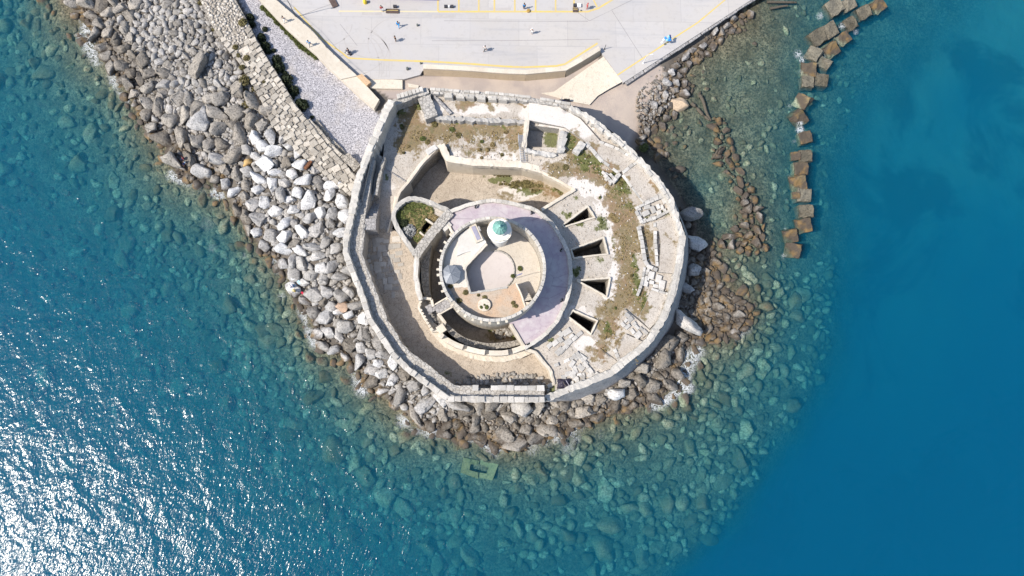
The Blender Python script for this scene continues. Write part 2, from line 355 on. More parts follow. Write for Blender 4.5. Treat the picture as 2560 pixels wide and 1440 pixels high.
nv = len(X); nx = len(axis(-108,112,0.7,1600)); ny = nv//nx
border = list(range(0,ny))+[i*ny+ny-1 for i in range(1,nx)]+[(nx-1)*ny+j for j in range(ny-2,-1,-1)]+[i*ny for i in range(nx-2,0,-1)]
V = np.stack([X,Y,0*X],-1); Vb = V[border].copy(); Vb[:,2] = -60.0
Vall = np.concatenate([V,Vb]); nb = len(border)
side = np.array([[border[i],nv+i,nv+(i+1)%nb,border[(i+1)%nb]] for i in range(nb)])[:,::-1]
me = bpy.data.meshes.new('sea_water')
faces = [tuple(f) for f in F.tolist()]+[tuple(f) for f in side.tolist()]+[tuple(nv+i for i in range(nb))]
me.from_pydata(Vall.tolist(),[],faces); me.materials.append(Wm)
for k,a in (('foam',foam),('calm',calmv)):
    at = me.attributes.new(k,'FLOAT','POINT'); at.data.foreach_set('value',np.concatenate([a,np.zeros(nb)]).astype(np.float32))
_bm = bmesh.new(); _bm.from_mesh(me); bmesh.ops.recalc_face_normals(_bm, faces=_bm.faces); _bm.to_mesh(me); _bm.free(); me.update()
add('sea_water', me, kind='structure')
# ---------------- rocks ----------------
def rock_shapes(sub, count, seed, nclip=15, rough=0.07, d0=0.52, d1=0.86):
    bm = bmesh.new(); bmesh.ops.create_icosphere(bm, subdivisions=sub, radius=1.0)
    base = np.array([v.co[:] for v in bm.verts]); faces = np.array([[v.index for v in f.verts] for f in bm.faces]); bm.free()
    r = np.random.default_rng(seed); out = []
    for k in range(count):
        v = base*1.18; 
        for _ in range(nclip):
            n = r.normal(size=3); n[2] *= 0.9; n /= np.linalg.norm(n); d = r.uniform(d0,d1)
            s = v@n; m = s > d; v = np.where(m[:,None], v-(s-d)[:,None]*n, v)
        ph = r.uniform(0,9,3)
        v = v*(1+rough*(np.sin(3.1*base[:,[1]]+ph[0])*np.cos(2.7*base[:,[2]]+ph[1])+0.5*np.sin(7*base[:,[0]]+ph[2])))
        v = v+r.normal(size=v.shape)*(0.026 if sub > 2 else 0.015)
        v = v*np.array([1.0, r.uniform(0.68,0.95), r.uniform(0.6,0.8)])*1.12
        out.append(v)
    return out, faces
def rock_mat(name, c1, c2, c3, rnd_src='obj', stain=True, bump=0.7):
    m, nt, b = newmat(name); q = N(nt); p = q.pos()
    f1 = q.noise(p,0.9,5,0.65); f2 = q.noise(p,3.5,6,0.7); f3 = q.noise(p,11,3,0.7)
    col = q.mix(q.mr(f1,0.35,0.62),c1,c2); col = q.mix(q.mr(f2,0.46,0.64,0,0.85),col,c3)
    r = q.n('ShaderNodeObjectInfo').outputs['Random'] if rnd_src == 'obj' else q.attr('tone')
    col = q.mix(1.0,col,q.ramp(r,[(0,(0.62,0.60,0.57)),(0.35,(0.9,0.88,0.85)),(0.7,(1.08,1.09,1.10)),(1,(1.18,1.16,1.13))]),'MULTIPLY')
    if stain:
        z = q.math('ADD',q.sep(p,2),q.math('MULTIPLY',q.math('SUBTRACT',f1,0.5),1.6))
        br = q.mix(q.mr(q.noise(p,0.5,3),0.48,0.64),(0.080,0.064,0.050),(0.175,0.115,0.052))
        col = q.mix(q.mr(z,0.45,1.3,0.93,0.0),col,br)
        al = q.mix(q.mr(q.noise(p,0.35,3),0.4,0.6),(0.19,0.205,0.14),(0.245,0.24,0.175))
        al = q.mix(1.0,al,q.ramp(r,[(0,0.4),(0.45,0.85),(0.8,1.3),(1,1.8)]),'MULTIPLY'); al = q.mix(q.mr(f2,0.42,0.60,0,0.75),al,(0.075,0.085,0.05)); al = q.mix(q.mr(f3,0.5,0.62,0,0.4),al,(0.20,0.20,0.15))
        col = q.mix(q.mr(q.sep(p,2),-0.35,0.05,1.0,0.0),col,al)
    nt.links.new(col,b.inputs['Base Color']); nt.links.new(q.bump(q.math('ADD',f2,q.math('MULTIPLY',f3,0.4)),bump,0.15),b.inputs['Normal'])
    return m
R_WHITE = rock_mat('white_limestone',(0.49,0.485,0.49),(0.60,0.59,0.575),(0.27,0.265,0.26))
R_GREY = rock_mat('grey_limestone',(0.30,0.295,0.295),(0.41,0.395,0.38),(0.15,0.145,0.14))
R_TAN = rock_mat('karst_limestone',(0.375,0.34,0.295),(0.27,0.25,0.225),(0.095,0.085,0.075),bump=1.0)
R_BROWN = rock_mat('tidal_rock',(0.175,0.16,0.14),(0.27,0.245,0.215),(0.065,0.058,0.052),bump=1.0)
R_STUFF = rock_mat('small_rocks',(0.30,0.285,0.26),(0.40,0.385,0.37),(0.16,0.145,0.13),'attr')
SH2, FC2 = rock_shapes(3, 22, 1, 19, 0.07, 0.50, 0.80)
SH2 = [v*1.06 for v in SH2]
SH1, FC1 = rock_shapes(2, 16, 2)
SHB, FCB = rock_shapes(2, 20, 5, 8, 0.12, 0.62, 0.95); SHC, FCC = rock_shapes(3, 14, 6, 10, 0.12, 0.62, 0.95)
R_DSTUFF = rock_mat('small_brown_rocks',(0.19,0.172,0.15),(0.28,0.255,0.22),(0.075,0.067,0.058),'attr')
R_BED = rock_mat('seabed_rock',(0.30,0.285,0.26),(0.40,0.385,0.37),(0.16,0.145,0.13),'attr')
_rk = {}
def rock_mesh(i, mat):
    if (i,mat.name) not in _rk: _rk[(i,mat.name)] = mesh_np('boulder', SH2[i], FC2, mat, False)
    return _rk[(i,mat.name)]
class Pack:
    """disc packing: grid hashed, big ones first"""
    def __init__(s): s.c = {}; s.items = []
    def ok(s, x, y, r, k):
        g = 3.0; i0, i1 = int((x-r-3)//g), int((x+r+3)//g); j0, j1 = int((y-r-3)//g), int((y+r+3)//g)
        for i in range(i0,i1+1):
            for j in range(j0,j1+1):
                for (a,b_,c_) in s.c.get((i,j),()):
                    if (a-x)**2+(b_-y)**2 < (k*(r+c_))**2: return False
        return True
    def put(s, x, y, r): s.c.setdefault((int(x//3.0),int(y//3.0)),[]).append((x,y,r))
pack = Pack()
def mpp(z=0): return (CAM_H-z)/FPX*1.005
rocks = []   # x,y,z,r,zone
def fill(poly, sizes, tries, zone, k=0.80, lift=0.15, keep=None):
    us = [a[0] for a in poly]; vs = [a[1] for a in poly]
    for rpx in sizes:
        n = tries; U = rng.uniform(min(us),max(us),n); Vv = rng.uniform(min(vs),max(vs),n); m = in_poly(U,Vv,poly)
        if keep is not None: m &= keep(U,Vv)
        U, Vv = U[m], Vv[m]; XY = Pn(U,Vv,1.0 if zone != 'bed' else -2.0); zz = ground_z(XY[:,0],XY[:,1],False)
        for i in range(len(U)):
            r = rpx*mpp()*rng.uniform(0.88,1.12)
            if pack.ok(XY[i,0],XY[i,1],r,k):
                pack.put(XY[i,0],XY[i,1],r); rocks.append((XY[i,0],XY[i,1],zz[i]+lift*r,r,zone,rpx))
# rocks that stand out in the photograph, each with its own words
SPECIAL = [ # u,v, half sizes px (a,b), rot deg, height m, material, shape, lift, label
 (508,178,40,24,70,1.9,R_TAN,3,0.5,'huge pitted brown boulder with three dark holes amid small grey boulders'),
 (440,165+10,1,1,0,0,None,0,0,None),
 (255,18,22,20,30,1.3,R_TAN,5,0.3,'smooth round brown boulder at the top left water edge'),
 (303,20,19,17,0,1.2,R_TAN,6,0.4,'grey brown egg shaped boulder right of the smooth round one at the top'),
 (272,32,21,16,20,1.1,R_TAN,7,0.4,'oval taupe boulder below the egg shaped one at the top left'),
 (376,188,18,17,10,1.2,R_BROWN,8,0.4,'dark domed boulder west of the huge pitted boulder'),
 (412,186,19,15,0,1.1,R_TAN,9,0.5,'pale topped boulder just east of the dark domed boulder'),
 (416,214,18,14,15,1.0,R_WHITE,10,0.5,'white veined boulder south of the pale topped boulder'),
 (450,254,18,19,80,1.2,R_TAN,11,0.6,'squarish tan block boulder inland of the brown wet rocks'),
 (512,312,24,26,40,1.7,R_GREY,12,0.7,'big smooth grey boulder with one flat face in the brown boulder field'),
 (553,330,22,18,20,1.2,R_TAN,13,0.6,'pale cream block boulder beside the big smooth grey one'),
 (545,288,30,20,150,1.4,R_TAN,14,0.6,'long tilted tan slab boulder with a dark crack beneath it'),
 (600,290,20,26,80,1.5,R_TAN,15,0.5,'tall pitted cream boulder near the old sea wall'),
 (543,398,24,20,-20,1.6,R_GREY,16,0.6,'dark grey blocky boulder over a black gap'),
 (586,396,26,20,40,1.4,R_TAN,17,0.6,'tan boulder with a square top next to the dark blocky one'),
 (512,432,26,17,-10,1.4,R_GREY,18,0.5,'long grey boulder just above the wet brown ledge'),
 (433,372,26,12,30,1.1,R_BROWN,19,0.3,'wedge of dark stone pointing at the sea'),
 (650,450,22,13,-25,1.3,R_WHITE,1,0.6,'bright white oblong boulder largest of the white heap'),
 (648,462+14,17,13,0,1.0,R_WHITE,2,0.5,'white boulder with black speckles under the bright white oblong one'),
 (624,408,10,13,80,1.0,plain_mat('ochre_boulder',(0.50,0.33,0.14),0.9),4,0.6,'orange tinted boulder at the edge of the white heap'),
 (721,465,12,14,70,1.1,R_WHITE,5,0.6,'bright white boulder right in the middle of the heap'),
 (731,503,15,11,0,1.1,R_WHITE,6,0.7,'white boulder with rust marks on its crown'),
 (780,552,17,14,30,1.3,R_GREY,7,0.7,'largest smooth grey boulder of the upper heap'),
 (739,530,15,15,0,1.1,R_WHITE,8,0.7,'rounded snow white boulder between grey boulders'),
 (782,620,22,12,5,1.2,R_GREY,9,0.6,'wide light grey boulder lying across the slope'),
 (740,612,17,13,20,1.2,R_TAN,10,0.6,'brown pitted boulder among pale ones south of the heap'),
 (785,735,21,16,-10,1.4,R_GREY,11,0.6,'big grey boulder above the anglers with a flat crown'),
 (822,733,13,17,85,1.3,R_GREY,12,0.6,'upright dark grey boulder beside the flat crowned one'),
 (856,695,9,24,95,1.0,R_GREY,13,0.7,'long narrow grey boulder close to the west wall'),
 (861,766,12,20,100,1.0,plain_mat('rusty_boulder',(0.42,0.30,0.22),0.9),14,0.7,'pinkish orange streaked boulder near the west wall'),
 (833,768,14,14,0,1.1,R_WHITE,15,0.7,'clean white boulder left of the pinkish streaked one'),
 (845,780,14,12,0,1.1,R_WHITE,16,0.5,'white boulder tucked under the clean white one'),
 (893,766,22,14,10,1.3,R_GREY,17,0.7,'broad pale grey boulder touching the foot of the west wall'),
 (872,817,19,17,20,1.3,R_WHITE,18,0.7,'triangular white boulder on the southwest slope'),
 (1060,1012,17,30,-60,1.3,R_GREY,19,0.4,'elongated grey boulder under the south corner of the wall'),
 (1035,1040,34,12,-58,1.2,R_TAN,20,0.2,'long brown slanting ledge at the south corner'),
 (1135,1010,26,13,-20,1.4,R_WHITE,21,0.8,'pale sloping boulder touching the south wall foot'),
 (1305,1018,26,24,80,1.9,R_WHITE,2,0.7,'large white boulder wedge midway along the south wall'),
 (1345,1020,22,20,60,1.5,R_TAN,3,0.6,'cracked taupe boulder right of the white boulder wedge'),
 (1278,1045,17,17,0,1.4,R_TAN,4,0.6,'speckled round boulder below the white boulder wedge'),
 (1462,1028,25,18,-5,1.5,R_TAN,6,0.6,'flat topped rectangular taupe boulder on the south shore'),
 (1440,1058,22,14,-15,1.2,R_TAN,7,0.3,'half wet slab boulder under the rectangular one'),
 (1380,1050,15,15,0,1.3,R_TAN,8,0.5,'rounded taupe boulder between larger south shore boulders'),
 (1362,1075,20,26,50,1.3,R_TAN,9,0.2,'lumpy boulder with its tip in the surf'),
 (1290,1108,32,20,0,1.3,R_TAN,10,0.1,'outermost pale brown boulder of the south shore'),
 (1255,1085,24,22,0,1.2,R_BROWN,11,0.1,'dark brown craggy boulder beside the outermost one'),
 (1425,1187,36,24,5,1.6,R_BROWN,12,-0.45,'brown boulder awash alone south of the fort'),
 (1360,1178,16,20,80,1.2,R_BROWN,13,-0.6,'smaller brown boulder awash left of the lone one'),
 (1145,1105,18,20,70,1.2,R_BROWN,14,-0.3,'brown boulder just under the surface south of the foam'),
 (1075,1068,17,14,-50,1.1,R_BROWN,15,0.0,'brown boulder with a collar of white foam'),
 (1480,985,1,1,0,0,None,0,0,None),
 (1535,985,19,19,0,1.5,R_WHITE,17,0.6,'pale round boulder under the battered southeast wall'),
 (1565,958,17,12,10,1.1,R_TAN,18,0.6,'oval taupe boulder northeast of the pale round one'),
 (1668,862,28,22,35,2.2,R_TAN,19,0.7,'big leaning slab boulder against the southeast wall'),
 (1655,905,20,32,-35,2.2,R_TAN,20,0.6,'long smooth slab boulder below the leaning one'),
 (1708,806,30,20,-40,2.6,R_WHITE,21,0.9,'pale triangular outcrop jutting from the east wall foot'),
 (1720,535,26,20,10,2.2,R_GREY,0,1.0,'fluted grey outcrop against the northeast wall foot'),
 (1742,610,24,22,0,1.8,R_WHITE,1,0.9,'whitish lumpy outcrop at the east wall foot'),
 (1735,675,22,17,20,1.6,R_GREY,2,0.9,'grey angular outcrop at the middle of the east wall'),
 (1712,722,20,16,-30,1.5,R_GREY,3,0.8,'slanting grey outcrop low on the east wall'),
 (1668,382,11,11,0,0.8,R_WHITE,4,0.8,'white boulder alone in the shallow lagoon'),
 (1708,256,16,22,80,1.3,plain_mat('sandstone_boulder',(0.42,0.33,0.24),0.9),5,0.7,'split cream boulder on the lagoon edge'),
 (1690,238-35,10,14,60,0.9,R_GREY,6,0.7,'oval lilac grey boulder on the small beach'),
 (1823,428,10,14,85,0.8,R_WHITE,7,0.9,'pale cream boulder on the rubble spit'),
 (1950,858,16,12,0,1.0,R_BROWN,8,-0.3,'dark red brown boulder awash east of the fort'),
 (1740,1035,20,16,0,1.3,R_BROWN,9,-0.9,'brown boulder under clear water southeast of the fort'),
 (1985,855,1,1,0,0,None,0,0,None)]
for (u,v,a,b_,rot,hgt,mat,sh,lf,lab) in SPECIAL:
    if mat is None: continue
    x,y,_ = P(u,v,1.0); k = mpp(1.0); rr = max(a,b_)*k
    n = 3
    for t in (-0.5,0,0.5):
        L = (max(a,b_)-min(a,b_))*k; an = math.radians(rot if a >= b_ else rot)
        pack.put(x+t*L*math.cos(an), y+t*L*math.sin(an), min(a,b_)*k*1.0)
    g = float(ground_z(np.array([x]),np.array([y]),False)[0])
    o = add('boulder', rock_mesh(sh % 22, mat), loc=(x,y,g+lf*hgt*0.6), label=lab, cat='boulder', group='boulders along the shore')
    o.scale = (a*k*1.22,b_*k*1.3,hgt*1.2)
    o.rotation_euler = (rng.uniform(-.15,.15),rng.uniform(-.15,.15),math.radians(rot))
Z_NW = [(175,0),(220,60),(262,150),(318,225),(345,290),(430,270),(560,250),(612,190),(560,110),(500,0),(480,-40),(160,-40)]
Z_NWD = [(175,0),(220,60),(262,150),(318,225),(345,290),(400,270),(420,220),(360,150),(330,90),(340,20),(360,-30),(160,-40)]
Z_W2 = [(345,290),(430,262),(560,245),(618,200),(690,318),(640,350),(600,400),(590,440),(550,458),(440,430),(415,360)]
Z_WH = [(600,400),(640,345),(690,322),(775,415),(868,488),(878,525),(866,575),(862,633),(880,690),(860,760),(820,740),(770,700),(720,640),(660,580),(620,500),(592,440)]
Z_SW = [(592,440),(640,560),(720,640),(770,700),(820,740),(862,700),(905,760),(955,862),(1015,930),(1118,1003),(1150,1020),(1060,1075),(995,1022),(930,970),(885,905),(800,862),(775,795),(735,725),(700,655),(640,605),(585,530),(560,460)]
Z_S = [(1100,1000),(1440,1004),(1500,985),(1580,935),(1640,880),(1690,830),(1722,860),(1705,900),(1690,960),(1640,1005),(1560,1025),(1480,1058),(1400,1085),(1310,1120),(1240,1125),(1150,1088),(1060,1072)]
Z_E = [(1690,800),(1722,640),(1722,590),(1700,520),(1735,520),(1745,590),(1790,620),(1800,700),(1875,760),(1890,800),(1835,845),(1740,860),(1700,830)]
Z_SP = [(1785,290),(1815,285),(1850,400),(1885,470),(1915,560),(1920,620),(1880,635),(1800,610),(1830,580),(1865,540),(1830,450),(1790,380)]
Z_NE = [(1590,370),(1612,295),(1640,250),(1640,215),(1690,150),(1860,20),(1885,30),(1840,70),(1790,120),(1720,170),(1715,225),(1690,290),(1625,330)]
fill(Z_WH,[18,16,14],2500,'white',0.84,0.35); fill(Z_SW,[17,15,13],2600,'grey',0.82,0.3)
fill(Z_W2,[21,17,14],1500,'tan',0.82,0.35); fill(Z_NWD,[17,13],700,'nwd',0.82,0.3); fill(Z_NW,[11],1800,'nw',0.84,0.3)
fill(Z_S,[19,15,12],2000,'south',0.82,0.15); fill(Z_E,[13,10],900,'east',0.84,0.05)
fill(Z_SP,[12,9],700,'spit',0.84,0.75); fill(Z_NE,[12,9],700,'ne',0.84,0.3)
for z_, n_ in ((Z_WH,'white'),(Z_SW,'grey'),(Z_W2,'tan'),(Z_NWD,'nwd'),(Z_NW,'nw'),(Z_S,'south'),(Z_E,'east')): fill(z_,[9.5,7,5],4200,n_,0.80,0.25)
fill(Z_SP,[7,5],1500,'spit',0.82,0.9); fill(Z_NE,[6,4.5],1600,'ne',0.84,0.3)
LBL = {'white':('white limestone boulder heaped between the old sea wall and the west wall',R_WHITE),
 'grey':('grey limestone boulder on the slope under the west wall',R_GREY),
 'tan':('weathered tan boulder between the sea and the old paved wall',R_TAN),
 'nw':('rounded pale boulder on the northwest shore above the surf',R_WHITE),
 'south':('brown shore boulder below the south wall',R_TAN),
 'east':('taupe boulder piled at the foot of the east wall',R_TAN),
 'spit':('stone of the rubble spit across the lagoon',R_TAN),
 'ne':('lilac grey rock strewn along the quay side beach',R_GREY)}
LBL['nwd'] = ('x',R_TAN)
LM = [('huge pitted brown boulder',508,178),('bright white oblong boulder',650,450),('rusty steel box',773,412),('two anglers by the grey boulders',737,722),('angler in red',461,399),('big smooth grey boulder',512,312),
 ('pinkish streaked boulder',861,766),('south corner of the west wall',1115,1000),('large white boulder wedge',1305,1018),('lone boulder awash',1425,1187),('flat topped taupe boulder',1462,1028),('leaning slab boulder',1668,862),
 ('triangular outcrop',1708,806),('fluted outcrop',1720,535),('whitish lumpy outcrop',1742,610),('split cream boulder',1708,256),('pale cream boulder of the spit',1823,428),('crossed logs',1765,280),('white lamp post',1608,158),
 ('dark domed boulder',376,188),('three smooth boulders at the top',280,22),('bend of the west wall',862,633),('stair on the west wall',925,540),('dark blocky boulder',543,398),('wide light grey boulder',782,620),('foot of the old sea wall',880,490),('silvery speckled boulder',1278,1045),('boulder with the orange tint',624,408)]
CNAME = {'white_limestone':'white','grey_limestone':'grey','karst_limestone':'tan','tidal_rock':'dark brown'}
DIRS = ['east','northeast','north','northwest','west','southwest','south','southeast']
ZWORD = {'white':'in the white heap','grey':'on the west slope','tan':'in the tan field','nw':'on the upper shore','nwd':'by the upper surf','south':'on the south shore','east':'under the east wall','spit':'on the spit','ne':'on the quay side beach'}
seen_lab = {}
def rock_label(x,y,r,mat,zone):
    u,v = unproj(np.array([x,y,1.0])); lm = min(LM,key=lambda l: (l[1]-u)**2+(l[2]-v)**2); d = math.hypot(u-lm[1],v-lm[2])*0.0703; k = DIRS[int(round(math.atan2(lm[2]-v,u-lm[1])/(math.pi/4)))%8]
    sz = 'large' if r > 1.15 else ('middling' if r > 0.85 else 'small')
    return '%s %s boulder, %s m %s of the %s' % (sz, CNAME[mat.name], max(1,round(d*2)/2), k, lm[0])
rocks[:] = [k_ for k_ in rocks if not in_poly(*[np.array([c_]) for c_ in unproj(np.array(k_[:3]))],[(1140,1130),(1256,1145),(1244,1215),(1138,1198)])[0]]
order = sorted(range(len(rocks)), key=lambda i: -rocks[i][3]*(1.35 if rocks[i][4] in ('ne','spit') else 1))
single = set(order[:290]); rest = []
for i in order:
    x,y,z,r,zone,rpx = rocks[i]
    if i in single:
        mat = LBL[zone][1]; t = rng.random()
        if zone == 'white' and t < 0.28: mat = R_GREY
        if zone == 'white' and t > 0.93: mat = R_TAN
        if zone == 'grey' and t < 0.30: mat = R_WHITE
        if zone == 'grey' and t > 0.85: mat = R_TAN
        if zone == 'nwd': mat = R_TAN if t < 0.6 else R_BROWN
        if zone == 'nw': mat = R_WHITE if t < 0.40 else (R_TAN if t < 0.65 else R_GREY)
        if (zone == 'south' and t < 0.82) or (zone == 'east' and t < 0.6): mat = R_BROWN
        if zone == 'east' and t > 0.8: mat = R_WHITE
        o = add('boulder', rock_mesh(int(rng.integers(22)),mat), loc=(x,y,z), label=rock_label(x,y,r,mat,zone), cat='boulder', group='boulders along the shore')
        s = r*1.16; o.scale = (s*rng.uniform(0.95,1.22),s,s*rng.uniform(0.85,1.15)); o.rotation_euler = (rng.uniform(-.3,.3),rng.uniform(-.3,.3),rng.uniform(0,6.28))
    else: rest.append(rocks[i])
def rock_mass(name, items, mat, shapes, faces, label, flat=1.0, par=None):
    n = len(items); k = len(shapes); nv_ = len(shapes[0]); sh = np.array(shapes)
    idx = rng.integers(0,k,n); A = rng.uniform(0,2*np.pi,n); B = rng.normal(0,0.25,n)
    it = np.array([[a[0],a[1],a[2],a[3]] for a in items]); V = sh[idx]*it[:,3][:,None,None]*1.14
    V = V*np.stack([rng.uniform(0.9,1.25,n),np.ones(n),rng.uniform(0.8,1.1,n)*flat],-1)[:,None,:]
    cb,sb = np.cos(B)[:,None],np.sin(B)[:,None]; y_ = V[...,1]*cb-V[...,2]*sb; z_ = V[...,1]*sb+V[...,2]*cb
    ca,sa = np.cos(A)[:,None],np.sin(A)[:,None]; x2 = V[...,0]*ca-y_*sa; y2 = V[...,0]*sa+y_*ca
    V = np.stack([x2+it[:,[0]],y2+it[:,[1]],z_+it[:,[2]]],-1).reshape(-1,3)
    Fx = (faces[None]+(np.arange(n)*nv_)[:,None,None]).reshape(-1,3)
    tone = np.repeat(rng.uniform(0,1,n),nv_)
    o = add(name, mesh_np(name,V,Fx,mat,False,{'tone':tone}), par); o['kind'] = 'stuff'
    if label: o['label'] = label
    return o
isd = lambda k_: k_[4] in ('south','east','nwd','spit')
rock_mass('loose_rocks',[k_ for k_ in rest if not isd(k_)],R_STUFF,SH1,FC1,'smaller pale rocks filling the gaps between the western boulders')
rock_mass('loose_brown_rocks',[k_ for k_ in rest if isd(k_)],R_DSTUFF,SH1,FC1,'smaller brown rocks of the south and east shore')
# gravelly chips on the slopes
ch = []
for poly,n in ((Z_NW,4200),(Z_W2,2600),(Z_WH,1300),(Z_SW,3400),(Z_S,3600),(Z_E,1200),(Z_SP,500),(Z_NE,1200)):
    us = [a[0] for a in poly]; vs = [a[1] for a in poly]; U = rng.uniform(min(us),max(us),n); Vv = rng.uniform(min(vs),max(vs),n); m = in_poly(U,Vv,poly)
    XY = Pn(U[m],Vv[m],1.0); zz = ground_z(XY[:,0],XY[:,1],False); rr = rng.uniform(0.12,0.36,len(zz))
    ch += [(XY[i,0],XY[i,1],zz[i]+0.1,rr[i]) for i in range(len(zz))]
SH0, FC0 = rock_shapes(1, 12, 3, 5)
rock_mass('rubble',ch,R_STUFF,SH0,FC0,'rubble and stone chips between the shore boulders')
# sea-bed boulders
bed = Pack(); beds = []
land_w = [P(u,v,0)[:2] for u,v in LAND]
for rpx,n in ((26,70),(21,260),(17,900),(13,3000),(10,13000),(7.5,26000)):
    U = rng.uniform(-60,2200,n); Vv = rng.uniform(-40,1500,n); XY = Pn(U,Vv,-2.0); x,y = XY[:,0],XY[:,1]
    zz = ground_z(x,y,False); dsh = seg_dist(x,y,SHELF_W)*np.where(in_poly(x,y,SHELF_INW),1,-1); dl = seg_dist(U,Vv,SHORE); onland = in_poly(U,Vv,LAND)
    east = U > 1700+0*Vv; dens = fbm(U*0.006,Vv*0.006,21)
    m = (~onland) & (dsh > -1.5+3*(fbm(x*.3,y*.3,2)-.5)) & (zz < 0.1)
    m &= ~(east & (Vv < 660) & (rpx > 9)) & ~(east & (rpx > 18)); m &= ~((rpx > 16) & (dl < 110))
    pr = np.where(U < 1050, np.clip(1.05-dl/330.0,0.10,1.0), np.clip(1.1-dl/620.0,0.25,1.0))*np.where(dens < 0.46,0.28,1.0)*np.where(fbm(U*0.02,Vv*0.02,31) < 0.40,0.4,1.0)*np.where((U > 1640)&(Vv < 640),0.45,1.0)
    m &= rng.random(n) < pr
    m &= ~in_poly(U,Vv,[(1140,1130),(1256,1145),(1244,1215),(1138,1198)])
    for i in np.nonzero(m)[0]:
        r = rpx*mpp()*rng.uniform(0.85,1.15)
        if bed.ok(x[i],y[i],r,0.78): bed.put(x[i],y[i],r); beds.append((x[i],y[i],min(zz[i]+0.12*r,-0.10-0.62*r) if dl[i] > 26 else zz[i]+0.0*r,r))
big = [b_ for b_ in beds if b_[3] > 1.0]; small = [b_ for b_ in beds if b_[3] <= 1.0]
print('rocks', len(rocks), 'bed', len(big), len(small))
rock_mass('seabed_boulders',big,R_BED,SHC,FCC,'algae covered boulders lying under the clear water')
rock_mass('seabed_rocks',small[::2],R_BED,SHB,FCB,'rounded small algae covered rocks lying under the clear water')
rock_mass('seabed_slabs',small[1::2],R_BED,SH1,FC1,'angular algae covered stones lying under the clear water',0.8)
# ---------------- building helpers ----------------
def offs(path, d):
    """offset an open world polyline to its left by d"""
    out = []
    for i,p in enumerate(path):
        a = path[max(i-1,0)]; b = path[min(i+1,len(path)-1)]; dx,dy = b[0]-a[0],b[1]-a[1]; L = math.hypot(dx,dy) or 1
        out.append((p[0]-dy/L*d, p[1]+dx/L*d))
    return out
def resample(path, step):
    out = [path[0][:2]]
    for i in range(len(path)-1):
        a,b = path[i],path[i+1]; L = math.hypot(b[0]-a[0],b[1]-a[1]); n = max(1,int(round(L/step)))
        out += [(a[0]+(b[0]-a[0])*k/n, a[1]+(b[1]-a[1])*k/n) for k in range(1,n+1)]
    return out
def closepath(p): return list(p)+[p[0]]
def wall(name, px, z, zb, w, mat, parent, rough=0.05, step=0.45, batter=0.0, taper=0.0, zfun=None):
    """wall along the picture path px whose top lies at z, w metres thick, down to zb; ragged top and edges"""
    path = resample([P(u,v,z)[:2] for u,v in px], step)
    L = offs(path, w/2); R = offs(path, -w/2); m = MB(); n = len(path); V = []
    for i in range(n):
        j = rng.normal(0,rough,6); zz = z if zfun is None else zfun(i/(n-1))
        cx,cy = path[i]
        pl = (L[i][0]+j[0],L[i][1]+j[1]); pr = (R[i][0]+j[2],R[i][1]+j[3])
        d = (L[i][0]-R[i][0], L[i][1]-R[i][1]); l = math.hypot(*d) or 1; bx,by = d[0]/l*batter,d[1]/l*batter
        V += [(pl[0]+bx,pl[1]+by,zb),(pl[0],pl[1],zz+j[4]),(cx,cy,zz+abs(j[5])*0.8+0.02),(pr[0],pr[1],zz+j[5]),(pr[0]-bx,pr[1]-by,zb)]
    Fc = []
    for i in range(n-1):
        for k in range(4): Fc.append((i*5+k,i*5+k+1,(i+1)*5+k+1,(i+1)*5+k))
        Fc.append((i*5+4,i*5,(i+1)*5,(i+1)*5+4))
    Fc += [(0,4,3,2,1),tuple((n-1)*5+k for k in range(5))]
    m.add(V,Fc); return m.build(name, mat, parent)
def skirt(name, top, bot, zt, zb, mat, parent=None, closed=True, step=1.2):
    """face between the picture line top at zt and bot at zb"""
    T = [P(u,v,zt) for u,v in top]; B = [P(u,v,zb) for u,v in bot] if bot else [(p[0],p[1],zb) for p in T]
    n = len(T); V = T+B; Fc = [(i,(i+1)%n,n+(i+1)%n,n+i) for i in range(n if closed else n-1)]
    return MB().add(V,Fc).build(name,mat,parent)
